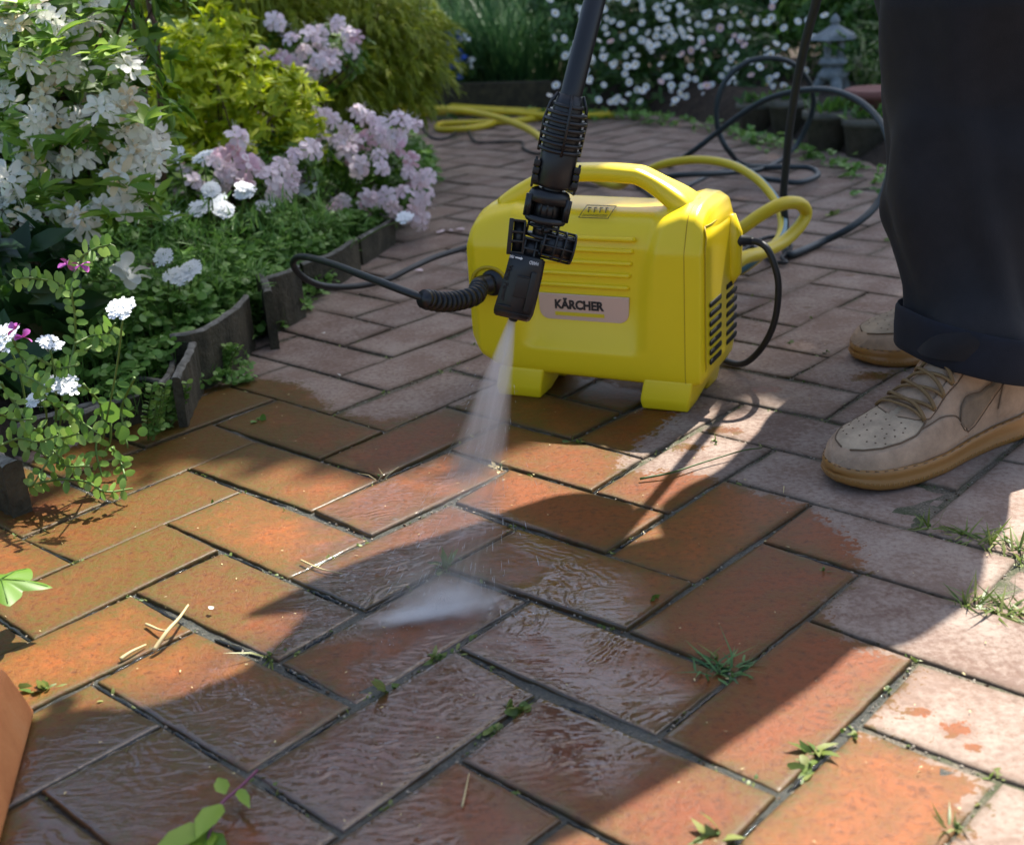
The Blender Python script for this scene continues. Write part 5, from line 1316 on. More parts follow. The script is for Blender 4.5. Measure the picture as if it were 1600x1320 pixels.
board([(408, 436), (440, 426), (464, 414)], .088, .009, 'board just beyond the pale tip of the largest curved board')
board([(405, 428), (414, 440), (418, 455)], .090, .012, 'narrow upright board post between two curved boards')
board([(470, 412), (500, 402), (530, 388), (556, 372)], .060, .009, 'straight board beside the loop of the black hose')
board([(560, 372), (590, 355), (612, 340)], .052, .009, 'farthest board, under the pink azalea flowers')
board([(-30, 700), (-5, 712), (18, 722)], .062, .020, 'thick dark board at the left edge below the vetch')
board([(250, 600), (262, 585), (270, 560), (272, 545)], .050, .009, 'dark board standing in shade left of the short upright one')

# ---- the far side: daisies, grasses, ferns, lantern, pots
def daisy_mesh(name, m, n=16, L=.009):
    mb = MB(); lb = LB(); an = 2 * np.pi * np.arange(n) / n; d = np.stack([np.cos(an), np.sin(an), np.full(n, .12)], 1)
    lb.add(d * .003, d, L * rng.uniform(.85, 1.1, n), .0042, 0, 'petal', .1, .1, np.tile([0, 0, 1.0], (n, 1))); V = np.concatenate(lb.V); F = np.concatenate(lb.F).tolist(); mb.add(V, F, 0)
    lathe(mb, (0, 0, -.001), (0, 0, .0035), [(0, .004), (.5, .0045), (1, .002)], 10, 1)
    me = mb.mesh(name); me.materials.append(m); me.materials.append(M['yellow_eye']); return bpy.data.objects.new(name, me)
DS = [daisy_mesh('flower', M['daisy_petal']), daisy_mesh('flower', M['daisy_petal'], 14, .010), daisy_mesh('flower', M['daisy_petal']), daisy_mesh('flower', M['daisy_petal'], 18, .009), daisy_mesh('flower', M['daisy_petal']), daisy_mesh('flower', M['pinkish_petal'])]
db = bush('daisy_bush', (.55, 4.35, .03), [(930, 60, 4.35, .18, .16, .20), (1030, 70, 4.38, .22, .18, .22), (1140, 90, 4.25, .22, .18, .18), (1000, 150, 4.2, .25, .12, .07), (1200, 120, 4.1, .16, .14, .13), (1000, 0, 4.5, .45, .2, .15), (1180, 165, 4.0, .14, .10, .06)], 1500, M['hedge_leaf'], .034, .012, 'wide bush dotted with small white daisies on the far side of the paving', 'daisy bush', 6)
DP = []
while len(DP) < 235:
    x, y = random.uniform(858, 1290), random.uniform(-20, 192)
    top = 20 if x > 1200 else 0; low = 150 + (x - 1000) * .10 if x > 900 else 130
    if y > low + 20 or (x > 1230 and y > 120): continue
    dens = .35 + .65 * math.exp(-((x - 1000) / 110) ** 2 - ((y - 70) / 60) ** 2) + .5 * math.exp(-((x - 960) / 70) ** 2 - ((y - 10) / 25) ** 2) + .4 * math.exp(-((x - 1150) / 60) ** 2 - ((y - 70) / 35) ** 2)
    if random.random() > dens: continue
    DP.append((x, y))
dp = [at(x, y, 4.02 + .14 * abs(x - 1020) / 200 * -1 + random.uniform(-.05, .1) + max(0, (110 - y)) * .0012) for x, y in DP]
spread_copies(DS, db, dp[:100], s0=.75, s1=1.15)
mb = MB()
for i, p in enumerate(dp[100:]):
    src = DS[i % 6].data; R3 = rot_to((Vector((0, 0, HC)) - p).normalized() * .5 + Vector((random.uniform(-.5, .5), random.uniform(-.2, .2), random.uniform(0, .8))), random.uniform(0, 6)); s = random.uniform(.7, 1.1)
    V = [tuple(R3 @ (v.co * s) + p - db.location) for v in src.vertices]; mb.add(V, [list(f.vertices) for f in src.polygons], [f.material_index for f in src.polygons])
o = mb.build('flowers', [M['daisy_petal'], M['yellow_eye']], db); o['kind'] = 'stuff'
def grass_clump(name, root, n, h, m, label, r=.12, W=.006, cat='grass clump', group='grass clumps on the far side'):
    o = empty(name, root); tag(o, label, cat, group); lb = LB(); a = rng.random(n) * 6.28; rr = r * np.sqrt(rng.random(n))
    P = np.stack([rr * np.cos(a), rr * np.sin(a) * .7, np.zeros(n)], 1); d = P * .8 / r * .5 + np.array([0, 0, 1]) + rng.normal(0, .15, (n, 3))
    lb.add(P, d, h * rng.uniform(.5, 1.1, n), W, rng.random(n), 'blade', .45, .1, unit(-P + rng.normal(0, .05, P.shape) + [0, 0, .3])); lb.build('blades', m, o); return o
for (x, Y, h_, n_, lab) in ((700, 4.75, .42, 420, 'clump of tall dark grass blades behind the blue flowers'), (790, 4.7, .46, 520, 'clump of tall arching grass above the yellow hose'), (850, 4.65, .38, 360, 'clump of grass touching the left side of the daisy bush'), (640, 4.9, .40, 300, 'clump of dark grass between the cypress and the blue flowers')):
    q = at(x, 150, Y); grass_clump('grass_clump', (q.x, q.y, .03), n_, h_, M['grass_leaf'], lab, .15)
bf = bush('blue_flower_plant', tuple(at(710, 175, 4.5))[:2] + (.03,), [(705, 105, 4.52, .10, .08, .09), (740, 80, 4.6, .07, .07, .09)], 160, M['hedge_leaf'], .028, .011, 'plant with vivid blue flowers beyond the hose coil', 'flowering plant', 6)
for (x, y) in ((697, 72), (708, 60), (716, 57), (688, 78), (700, 52), (675, 92), (670, 96), (705, 100), (712, 98), (722, 85), (718, 115), (736, 98), (726, 62)):
    lb = LB(); q = at(x, y, 4.42) - bf.location; lb.add(np.tile(tuple(q), (7, 1)), rng.normal(0, 1, (7, 3)) * [1, .3, 1], .020, .017, 0, 'petal', .2, .2); lb.build('flower', M['umbel_petal'] if x in (736, 670, 726) else M['blue_petal'], bf)
M['dark_wood'] = mat('dark_wood', (.045, .035, .022), .9); n, l, b = nt(M['dark_wood']); l.new(ramp(M['dark_wood'], noise(M['dark_wood'], 30, 5, .7), [(.3, (.02, .018, .01)), (.7, (.08, .065, .035))]), b.inputs['Base Color'])
mb = MB(); g0, g1 = gr(640, 182), gr(865, 178); e_ = (g1 - g0); box(mb, (g0 + g1) / 2 + Vector((0, .03, .05)), e_ / 2, Vector((0, .015, 0)), Vector((0, 0, .055)), .004); o = mb.build('low_board_fence', M['dark_wood'], smooth=False); tag(o, 'low dark mossy board behind the yellow hose coil', 'board')
bush('leafy_shrub', (1.15, 3.95, .03), [(1340, 90, 3.95, .12, .10, .12), (1390, 130, 3.85, .10, .10, .12), (1300, 20, 4.2, .16, .12, .14), (1400, 30, 4.1, .2, .12, .16), (1360, 165, 3.75, .10, .07, .05)], 620, M['fern_leaf'], .032, .013, 'bright green leafy shrub to the right of the stone lantern', 'bush', 7)
def fern(root, tips, label):
    o = empty('fern', root); tag(o, label, 'fern', 'ferns around the stone lantern'); mb = MB(); lb = LB()
    for t in tips:
        t = Vector(t); r0 = Vector(root); c = catmull([Vector((0, 0, 0)), (t - r0) * .5 + Vector((0, 0, .05)), t - r0], 12); tube(mb, c, .0012, 5)
        for i in range(3, len(c)):
            T = (c[min(i + 1, len(c) - 1)] - c[i - 1]).normalized(); sd = T.cross(Vector((0, -.5, 1))).normalized(); L = .035 * (1 - i / len(c)) + .008
            for s_ in (-1, 1): lb.add([tuple(c[i])], [tuple(sd * s_ + T * .3)], L, .009, random.random(), 'leaf', .2, .1)
    mb.build('stem', M['stem'], o); lb.build('fronds', M['fern_leaf'], o)
q = at(1350, 150, 3.75); fern(tuple(q), [tuple(at(x, y, 3.65)) for x, y in ((1290, 70), (1310, 50), (1340, 45), (1375, 60), (1395, 90), (1400, 130), (1320, 110), (1355, 100))], 'fern with arching fronds behind the lantern roof')
M['stone'] = mat('lantern_stone', (.22, .25, .26), .85); n, l, b = nt(M['stone']); v = noise(M['stone'], 40, 6, .7)
l.new(ramp(M['stone'], v, [(.3, (.12, .145, .15)), (.7, (.33, .36, .37))]), b.inputs['Base Color']); l.new(bump(M['stone'], v, .6, .004), b.inputs['Normal'])
LX = at(1300, 190, 3.72); LZ = lambda y: at(1300, y, 3.72).z
lt = empty('stone_lantern', (LX.x, LX.y, .03)); tag(lt, 'small weathered grey garden lantern of stone with a hat shaped roof', 'stone lantern')
def lz(y): return LZ(y) - .03
rr = 3.72 / 1952.5
mb = MB(); lathe(mb, (0, 0, lz(62)), (0, 0, lz(22)), [(0, 34 * rr), (.02, 38 * rr), (.16, 33 * rr), (.34, 20 * rr), (.5, 10 * rr), (.58, 5 * rr), (.70, 8 * rr), (.85, 6 * rr), (1, 1.5 * rr)], 6); mb.build('roof', M['stone'], lt, smooth=False)
mb = MB()
for k in range(4):
    a = k * math.pi / 2 + .6; box(mb, (math.cos(a) * 14 * rr, math.sin(a) * 14 * rr, (lz(62) + lz(92)) / 2), (4 * rr, 0, 0), (0, 4 * rr, 0), (0, 0, (lz(62) - lz(92)) / 2), .001)
lathe(mb, (0, 0, lz(106)), (0, 0, lz(90)), [(0, 15 * rr), (.5, 24 * rr), (1, 20 * rr)], 6); mb.build('fire_box', M['stone'], lt, smooth=False)
mb = MB(); lathe(mb, (0, 0, lz(125)), (0, 0, lz(104)), [(0, 20 * rr), (.4, 26 * rr), (1, 15 * rr)], 6)
for k in range(3):
    a = k * 2.094 + .5; tube(mb, catmull([(math.cos(a) * 14 * rr, math.sin(a) * 14 * rr, lz(122)), (math.cos(a) * 24 * rr, math.sin(a) * 24 * rr, lz(140)), (math.cos(a) * 22 * rr, math.sin(a) * 22 * rr, lz(185)), (math.cos(a) * 26 * rr, math.sin(a) * 26 * rr, 0)], 4), [9 * rr] * 5 + [6.5 * rr] * 8, 8)
mb.build('legs', M['stone'], lt)
M['pot'] = mat('old_pot', (.13, .12, .095), .9); n, l, b = nt(M['pot']); v = noise(M['pot'], 30, 6, .7); l.new(ramp(M['pot'], v, [(.3, (.055, .06, .04)), (.7, (.17, .155, .125))]), b.inputs['Base Color']); l.new(bump(M['pot'], v, .6, .004), b.inputs['Normal'])
M['terracotta'] = mat('terracotta', (.52, .20, .07), .75); n, l, b = nt(M['terracotta']); v = noise(M['terracotta'], 18, 6, .65); v2 = noise(M['terracotta'], 200, 4, .6)
l.new(ramp(M['terracotta'], v, [(.25, (.42, .13, .035)), (.6, (.58, .22, .07)), (.85, (.60, .30, .13))]), b.inputs['Base Color']); l.new(bump(M['terracotta'], mathn(M['terracotta'], 'ADD', v, v2), .35, .002), b.inputs['Normal'])
pi_ = 0
for (x, y, rt, rb, ht, lab) in ((1190, 206, .062, .048, .075, 'old mossy pot, first in the row, below the daisies'), (1243, 214, .066, .050, .095, 'old mossy pot directly below the stone lantern'), (1303, 236, .066, .052, .095, 'old mossy pot with a small green plant in the middle of the row'), (1364, 247, .062, .050, .090, 'old mossy pot nearest the trouser leg')):
    g = gr(x, y); g = Vector((g.x, g.y + rb, 0)); o = empty('plant_pot', tuple(g), pi_); tag(o, lab, 'pot', 'row of old pots edging the far bed'); pi_ += .7
    mb = MB(); lathe(mb, (0, 0, 0), (0, 0, ht), [(0, rb), (.8, rt * .95), (.81, rt * 1.04), (1, rt * 1.05), (1.001, rt * .9), (.9, rt * .86)], 26); mb.build('pot', M['pot'], o)
    lb = LB(); k = 40; P = np.stack([rng.normal(0, rt * .4, k), rng.normal(0, rt * .4, k), np.full(k, ht)], 1); lb.add(P, P * [6, 6, 0] + [0, 0, 1] + rng.normal(0, .4, (k, 3)), .035, .013, rng.random(k), 'leaf', .3, .2); lb.build('leaves', M['fern_leaf'], o)
g = gr(1400, 262); mb = MB(); lathe(mb, (g.x + .05, g.y + .35, .03), (g.x + .05, g.y + .35, .14), [(0, .05), (.8, .07), (.82, .078), (1, .078), (.98, .06)], 24); o = mb.build('terracotta_pot', mat('dull_red_clay', (.22, .09, .07), .85)); tag(o, 'dull red clay pot just showing beside the trouser leg', 'pot')
# weeds along the far edge of the paving
lb = LB()
for i in range(len(EDGE) - 6):
    pass
ep = poly_px([(650, 186), (800, 188), (980, 188), (1130, 210), (1250, 245), (1390, 295), (1500, 335)])
for i in range(len(ep) - 1):
    L = np.linalg.norm(ep[i + 1] - ep[i]); k = int(L * 120); t = rng.random(k)[:, None]; C = ep[i] * (1 - t) + ep[i + 1] * t + rng.normal(0, .025, (k, 2)) + [0, .02]
    P = np.column_stack([C, rng.uniform(0, .03, k)])
    for q in range(3): lb.add(P, rng.normal(0, 1, (k, 3)) * [1, 1, .4] + [0, 0, .4], .018, .012, rng.random(k), 'round', .2, .1)
o = lb.build('edge_weeds', M['cover_leaf']); tag(o, 'small leafy weeds along the far edge of the paving', 'weeds', kind='stuff')
# dense hedges behind everything
def hedge(root, bl, n, label, L=.07, W=.035):
    o = empty('hedge', root); tag(o, label, 'hedge', 'dark hedges at the back'); P, D = blob_pts(bl, n, .5); lb = LB(); rosettes(lb, P, D, root, 4, L, W, rs=.7); lb.build('foliage', M['hedge_leaf'], o)
    mb = MB()
    for k in range(4): tube(mb, [(-.4 + k * .3, 0, -.05), (-.42 + k * .3, .05, .5)], .02, 8)
    mb.build('trunk', M['twig'], o)
hedge((-2.0, 5.2, 0), [(-60, 60, 5.2, 1.0, .4, .75)], 3000, 'dark hedge behind the white azalea on the left')
hedge((-.6, 5.9, 0), [(560, 60, 5.9, .9, .4, .85)], 2600, 'dark hedge behind the cypress and the grasses')
hedge((.9, 5.7, 0), [(1050, 60, 5.7, .9, .4, .85)], 2600, 'dark hedge behind the daisy bush')
hedge((2.4, 5.2, 0), [(1620, 60, 5.2, .9, .5, .85)], 2400, 'dark hedge behind the lantern and the leg')
bush('green_shrub', (-1.2, 3.6, .02), [(120, 40, 3.6, .5, .3, .35), (-100, 120, 3.0, .4, .3, .4)], 1400, M['azalea_leaf'], .05, .02, 'dense dark green shrub behind the white azalea', 'bush', 6)
bush('green_shrub', (-1.0, 2.5, .02), [(120, 250, 2.35, .18, .12, .13), (230, 330, 2.2, .12, .10, .07), (20, 330, 2.1, .14, .1, .12), (200, 120, 2.6, .2, .12, .15)], 900, M['azalea_leaf'], .034, .014, 'low dark green shrub filling the bed below the spirea', 'bush', 6)

# ---- overhanging tree that shades the far paving (above and behind the picture)
tree = empty('shade_tree', (3.0, 6.9, 0)); tag(tree, 'broad garden tree leaning over the far bricks, above the picture', 'tree')
mb = MB(); tube(mb, catmull([(0, 0, -.05), (-.05, -.05, 1.5), (-.25, -.3, 3.0), (-.6, -.7, 4.0)], 8), [.15 - .004 * i for i in range(25)], 12)
for (x, y, z) in ((-2.6, -2.2, 4.3), (-2.2, -3.6, 4.2), (-1.2, -2.9, 4.3), (-2.4, -.8, 4.4), (-.4, -3.0, 4.2), (.4, -1.6, 4.3), (-1.6, -3.4, 4.1)):
    tube(mb, catmull([(-.3, -.4, 3.2), (x * .5, y * .5, 3.9), (x, y, z)], 6), [.07 - .004 * i for i in range(13)], 8)
mb.build('trunk', M['twig'], tree)
SK = Vector((SUN_XY.x, SUN_XY.y, 0)) / math.tan(SUN_EL)
def canopy():
    n = 46000; X = rng.uniform(-1.4, 2.3, n); Y = rng.uniform(1.2, 4.6, n)
    lim = 1.365 + .20 * np.clip(X, 0, .6) + .03 * np.sin(X * 9) + .025 * np.sin(X * 21 + 1)
    keep = (Y > lim) & ((X > -.70) | (fbm(X, Y, 6, 2) > .2))
    keep &= rng.random(n) < np.where((sdist(X, Y, EDGE) < -.03) & (X < .2), .33, 1)
    X, Y = X[keep], Y[keep]; z = rng.uniform(3.7, 4.5, len(X)); P = np.stack([X + SK.x * z, Y + SK.y * z, z], 1) - np.array([3.0, 6.9, 0])
    lb = LB(); lb.add(P, rng.normal(0, 1, (len(X), 3)) * [1, 1, .3], rng.uniform(.06, .10, len(X)), .05, rng.random(len(X)), 'leaf', .2, .1); lb.build('crown', M['azalea_leaf'], tree)
canopy()
def far_tree(root, bl, n, label):  # unseen trees, added for dark and bright reflections in the wet bricks
    o = empty('reflection_tree', root); tag(o, label, 'tree', 'unseen trees added for reflections in the wet bricks'); lb = LB(); V = []
    for (x, y, z, rx, ry, rz) in bl:
        k = int(n * rx * rz); d = unit(rng.normal(0, 1, (k, 3))); p = np.array([x, y, z]) + d * np.array([rx, ry, rz]) * (rng.random(k)[:, None] ** .4); V.append(p - np.array(root))
    P = np.concatenate(V); lb.add(P, rng.normal(0, 1, P.shape), rng.uniform(.12, .22, len(P)), .11, rng.random(len(P)), 'leaf', .2, .1); lb.build('crown', M['hedge_leaf'], o)
    mb = MB(); tube(mb, [(0, 0, -.1), (.1, 0, 2), (0, .1, 4.5)], [.16, .13, .07], 10)
    for b_ in bl: tube(mb, [(.05, 0, 2.2), tuple(Vector(b_[:3]) - Vector(root))], [.07, .02], 8)
    mb.build('trunk', M['twig'], o)
far_tree((-2.6, 9.0, 0), [(-3.4, 9, 3.6, 1.1, .8, .9), (-1.9, 9.2, 4.6, 1.0, .8, .8), (-2.8, 8.8, 5.8, 1.0, .8, .7), (-4.4, 9, 5.0, .8, .7, .8)], 900, 'tall loose unseen tree, added at far left for reflections in the wet bricks')
far_tree((-.6, 9.6, 0), [(-.8, 9.6, 3.9, .8, .8, .9), (-.9, 9.4, 6.2, .8, .8, .7), (-.2, 9.6, 2.6, .6, .8, .6)], 900, 'tall loose unseen tree, added beyond the paving for reflections in the wet bricks')

# ------------------------------------------------------------------ small things on the bricks
def tuft(x, y, n, h, spread, m, label, W=.0022, tpl='blade', name='weed', zt=0.0, dirv=(0, 0, 0)):
    g = gr(x, y); o = empty(name, (g.x, g.y, -.003)); tag(o, label, 'weed', 'weeds growing in the brick joints'); lb = LB()
    P = rng.normal(0, .004 if n < 60 else .009, (n, 3)) * [1, .6, 0]; d = rng.normal(0, spread, (n, 3)) * [1, 1, .3] + [0, 0, .55] + np.array(dirv)
    lb.add(P, d, h * rng.uniform(.5, 1.15, n), W if tpl == 'blade' else h * (.38 if tpl == 'leaf' else .55), rng.random(n), tpl, .5, .1); lb.build('blades' if tpl == 'blade' else 'leaves', m, o)
    mb = MB(); tube(mb, catmull([(0, 0, -.004), (.002, .001, .003), (.001, -.002, .006)], 3), .0012, 5); mb.build('root_crown', M['stem'], o)
tuft(1135, 1045, 60, .034, 1.0, M['grass_leaf'], 'largest grass tuft, at the joint crossing below the shadow of the leg', .0020)
tuft(1115, 1030, 14, .026, 1.0, M['weed_leaf'], 'small grass tuft just left of the largest tuft', .0018)
tuft(418, 1022, 7, .045, 1.3, M['weed_leaf'], 'few long curved grass blades at the shadow edge on the left', .0020, dirv=(-.5, .1, 0))
tuft(70, 1078, 26, .014, .9, M['weed_leaf'], 'little bright green seedling beside the terracotta block', tpl='round')
tuft(1450, 822, 30, .030, 1.2, M['weed_leaf'], 'start of the ragged grass row on the sunny bricks at right', .0020, dirv=(-.3, 0, 0))
tuft(1500, 832, 80, .027, 1.2, M['weed_leaf'], 'middle of the ragged grass row on the sunny bricks at right', .0022)
tuft(1545, 845, 80, .028, 1.2, M['weed_leaf'], 'denser part of the ragged grass row on the sunny bricks', .0022)
tuft(1590, 862, 80, .030, 1.2, M['weed_leaf'], 'end of the ragged grass row at the right picture edge', .0022)
tuft(1520, 940, 70, .028, 1.2, M['weed_leaf'], 'upper tuft in the second joint from the right edge', .0022)
tuft(1575, 955, 70, .032, 1.2, M['weed_leaf'], 'grass tuft with a long blade shadow near the right edge', .0022)
tuft(1275, 1175, 16, .018, 1.1, M['weed_leaf'], 'small leafy weed in the joint between two orange sunny bricks', tpl='leaf')
tuft(1262, 1195, 12, .012, .8, M['weed_leaf'], 'tiny round leaved weed just below the leafy one', tpl='round')
tuft(780, 728, 22, .014, 1.2, M['straw'], 'pale yellow weed behind the spray', tpl='leaf')
tuft(700, 884, 50, .018, 1.2, M['weed_leaf'], 'yellow green weed beaten flat by the jet', tpl='leaf')
tuft(685, 1025, 14, .012, 1.0, M['weed_leaf'], 'small green weed in the wet joint below the jet', tpl='leaf')
tuft(612, 1075, 6, .020, .6, M['weed_leaf'], 'single green sprout left of the long wet joint', tpl='leaf')
tuft(812, 1105, 22, .013, 1.0, M['weed_leaf'], 'cluster of rounded weed leaves in the shadowed joint', tpl='round')
tuft(770, 1138, 14, .010, 1.0, M['weed_leaf'], 'smaller cluster of round leaves beside the shadowed puddle', tpl='round')
tuft(1284, 890, 8, .014, 1.0, M['weed_leaf'], 'few short blades at the brick corner under the leg shadow', .002)
tuft(1118, 1305, 8, .022, .7, M['weed_leaf'], 'upright sprout at the bottom edge', tpl='leaf')
tuft(1492, 1290, 16, .022, .9, M['weed_leaf'], 'straggly stalk with small leaves at the bottom right', .0018)
tuft(402, 657, 9, .014, 1.0, M['cover_leaf'], 'rosette of round leaves on the wet brick near the bed', tpl='round')
tuft(590, 745, 4, .020, .5, M['straw'], 'pale upright sprout in the sunlit joint', .002)
tuft(1117, 692, 6, .010, .8, M['weed_leaf'], 'tiny weed in front of the right washer foot', tpl='round')
tuft(900, 690, 10, .010, 1.0, M['weed_leaf'], 'tiny weed in the joint below the washer', tpl='round')
tuft(1232, 538, 5, .012, .8, M['weed_leaf'], 'tiny weed in the joint between the cable and the far shoe', tpl='round')
tuft(1018, 940, 8, .016, .8, M['weed_leaf'], 'small weed beside the rippled puddle', tpl='leaf')
tuft(1290, 550, 4, .01, .8, M['weed_leaf'], 'two tiny leaves in the joint in front of the far shoe', tpl='round')
tuft(1395, 375, 8, .018, .8, M['weed_leaf'], 'small weed in the joint beside the trouser leg', tpl='round')
tuft(1300, 335, 8, .018, .8, M['weed_leaf'], 'small weed beside the dark hose loop', tpl='round')
def stalk(name, px, zs, r, m, label, cat, group=None):
    mb = MB(); c = catmull([gr(x, y, z) for (x, y), z in zip(px, zs)], 6); tube(mb, c, [r * (1 - .6 * i / len(c)) for i in range(len(c))], 6); o = mb.build(name, m); tag(o, label, cat, group)
G1_ = 'dry stalks lying on the bricks'
stalk('dry_stalk', [(240, 1017), (262, 985), (280, 965), (294, 945)], [.004, .014, .012, .010], .0022, M['straw'], 'thick pale straw crossing the joint at left', 'straw', G1_)
stalk('dry_stalk', [(228, 975), (258, 985), (280, 970)], [.003, .007, .010], .0014, M['straw'], 'thin pale straw lying across the thick one', 'straw', G1_)
stalk('dry_stalk', [(188, 1030), (205, 1018), (228, 1007)], [.003, .005, .003], .0020, M['straw'], 'short pale straw left of the crossed pair', 'straw', G1_)
stalk('dry_stalk', [(1000, 748), (1050, 738), (1100, 722), (1160, 704), (1190, 700)], [.004, .006, .006, .008, .006], .0014, M['weed_leaf'], 'long thin green stalk lying at the shadow edge below the washer', 'straw', G1_)
stalk('dry_stalk', [(722, 1260), (728, 1232), (733, 1207)], [.003, .005, .004], .0008, M['straw'], 'thin brown needle on the shadowed wet brick', 'straw', G1_)
stalk('dry_stalk', [(1225, 1250 - 490), (1224, 770)], [.003, .003], .0008, M['straw'], 'tiny straw fragment near the shoe', 'straw', G1_)
stalk('dry_stalk', [(470, 875), (500, 888), (535, 896)], [.003, .004, .003], .0010, M['straw'], 'brown needle lying in the joint left of the jet', 'straw', G1_)
# leafy sprig at the bottom
sg = empty('leafy_sprig', tuple(gr(400, 1205))); tag(sg, 'fallen sprig with serrated green leaves and a purple stem at the bottom edge', 'sprig'); mb = MB()
c = catmull([gr(402, 1203, .004) - sg.location, gr(372, 1232, .010) - sg.location, gr(345, 1256, .014) - sg.location, gr(330, 1290, .012) - sg.location, gr(322, 1330, .01) - sg.location], 6); tube(mb, c, .0012, 6); mb.build('stem', mat('purple_stem', (.16, .04, .09), .5), sg)
lb = LB()
for (x, y, x2, y2, w_, z) in ((345, 1256, 306, 1300, .019, .016), (352, 1240, 340, 1212, .012, .012), (372, 1232, 388, 1255, .009, .010), (330, 1290, 235, 1325, .020, .014), (328, 1296, 300, 1345, .020, .010), (330, 1300, 345, 1340, .016, .010)):
    a, b_ = gr(x, y, z), gr(x2, y2, z + .006); lb.add([tuple(a - sg.location)], [tuple(b_ - a)], (b_ - a).length, w_, random.uniform(.3, .9), 'leaf', .12, .25, np.array([[0, -.2, 1.0]]))
lb.build('leaf', M['azalea_leaf'], sg)
# ivy leaf reaching in from the left
def ivy():
    c = gr(2, 905, .055); q = gr(80, 905, .05); L = (q - c).length; ex = (q - c).normalized(); ey = Vector((-ex.y, ex.x, 0)); out = []
    for t, r in ((-150, .8), (-115, .72), (-95, .55), (-70, .95), (-55, .75), (-28, .50), (0, 1.0), (28, .52), (52, .75), (72, 1.0), (95, .6), (120, .75), (150, .85), (180, .25)):
        out.append((t, r))
    mb = MB(); V = [tuple(c)]; F = []; N = 84; ts = [o[0] for o in out] ; rs = [o[1] for o in out]
    for k in range(N):
        t = -180 + 360 * k / N; r = float(np.interp(t, [-180] + ts, [.25] + rs)); a = R_(t); p = ex * math.cos(a) * r * L + ey * math.sin(a) * r * L * .95
        for s_ in (.5, 1.0): V.append(tuple(c + p * s_ + Vector((0, 0, -.010 * s_ * s_ * r + .0016 * math.cos(a * 5) * s_))))
    for k in range(N):
        k2 = (k + 1) % N; F.append([0, 1 + 2 * k, 1 + 2 * k2]); F.append([1 + 2 * k, 2 + 2 * k, 2 + 2 * k2, 1 + 2 * k2])
    root = empty('ivy_leaf', tuple(c)); tag(root, 'pointed green ivy leaf reaching in at the left edge', 'leaf')
    V = [tuple(Vector(v) - c) for v in V]; mb.add(V, F, 0, .5); bl = mb.build('blade', M['azalea_leaf'], root)
    mb = MB()
    for t, r in ((0, .9), (-70, .85), (72, .9), (-140, .7), (140, .7)):
        a = R_(t); tube(mb, [Vector((0, 0, .0008)), ex * math.cos(a) * r * L * .5 + ey * math.sin(a) * r * L * .48 + Vector((0, 0, -.0012)), ex * math.cos(a) * r * L + ey * math.sin(a) * r * L * .95 + Vector((0, 0, -.0085 * r * r))], .0004, 4)
    mb.build('vein', M['vetch_leaf'], bl)
    mb = MB(); tube(mb, catmull([Vector((0, 0, 0)), Vector((-.03, 0, -.01)), Vector((-.08, .03, -.03))], 4), .0012, 6); mb.build('stalk', M['stem'], root)
ivy()
# terracotta block cut by the left edge
mb = MB(); g1, g2 = gr(60, 1112), gr(8, 1310); t1 = gr(46, 1050, .048); ax = (g2 - g1).normalized(); sdv = Vector((ax.y, -ax.x, 0)); sdv = sdv if sdv.x < 0 else -sdv
bm = bmesh.new(); h_ = .050; L = .30; vs = [bm.verts.new(p) for p in (g1, g1 + ax * L, g1 + ax * L + sdv * .12, g1 + sdv * .12)]; v2 = [bm.verts.new(p + Vector((0, 0, h_)) + sdv * .016 * (1 if i < 2 else 0) + ax * (.004 if i in (0, 3) else 0)) for i, p in enumerate((g1, g1 + ax * L, g1 + ax * L + sdv * .12, g1 + sdv * .12))]
bm.faces.new(vs[::-1]); bm.faces.new(v2); [bm.faces.new([vs[i], vs[(i + 1) % 4], v2[(i + 1) % 4], v2[i]]) for i in range(4)]
bmesh.ops.recalc_face_normals(bm, faces=bm.faces); bmesh.ops.bevel(bm, geom=list(bm.edges), offset=.008, segments=4, affect='EDGES', profile=.55); bm.verts.index_update()
mb.add([tuple(v.co) for v in bm.verts], [[v.index for v in f.verts] for f in bm.faces]); bm.free(); o = mb.build('terracotta_block', M['terracotta']); tag(o, 'bright orange terracotta block with rounded edges cut by the left edge', 'block')
# fallen petals
for (x, y, m, lab) in ((650, 422, 'pink_petal', 'pale pink petal on the brick beside the hose'), (690, 362, 'pink_petal', 'pinkish petal cluster left of the washer'), (712, 360, 'pink_petal', 'petal closest to the left side of the washer'), (532, 588, 'white_petal', 'small white petal on the shaded brick joint'), (503, 520, 'white_petal', 'white speck of petal near the bed greenery'), (380, 586, 'white_petal', 'white petal on the wet brick by the curved board'), (322, 886 + 65, 'white_petal', 'tiny white petal on the sunlit mossy brick')):
    g = gr(x, y, .004); lb = LB(); k = 3 if x in (690, 712) else 1; lb.add(np.tile(tuple(g), (k, 1)) + rng.normal(0, .004, (k, 3)) * [1, 1, .3], rng.normal(0, 1, (k, 3)) * [1, 1, .1], .016 if m == 'pink_petal' else .006, .013 if m == 'pink_petal' else .005, .1, 'petal', .1, .2, np.tile([0, 0, 1.0], (k, 1)))
    tag(lb.build('fallen_petal', M[m]), lab, 'petal', 'petals fallen on the bricks')
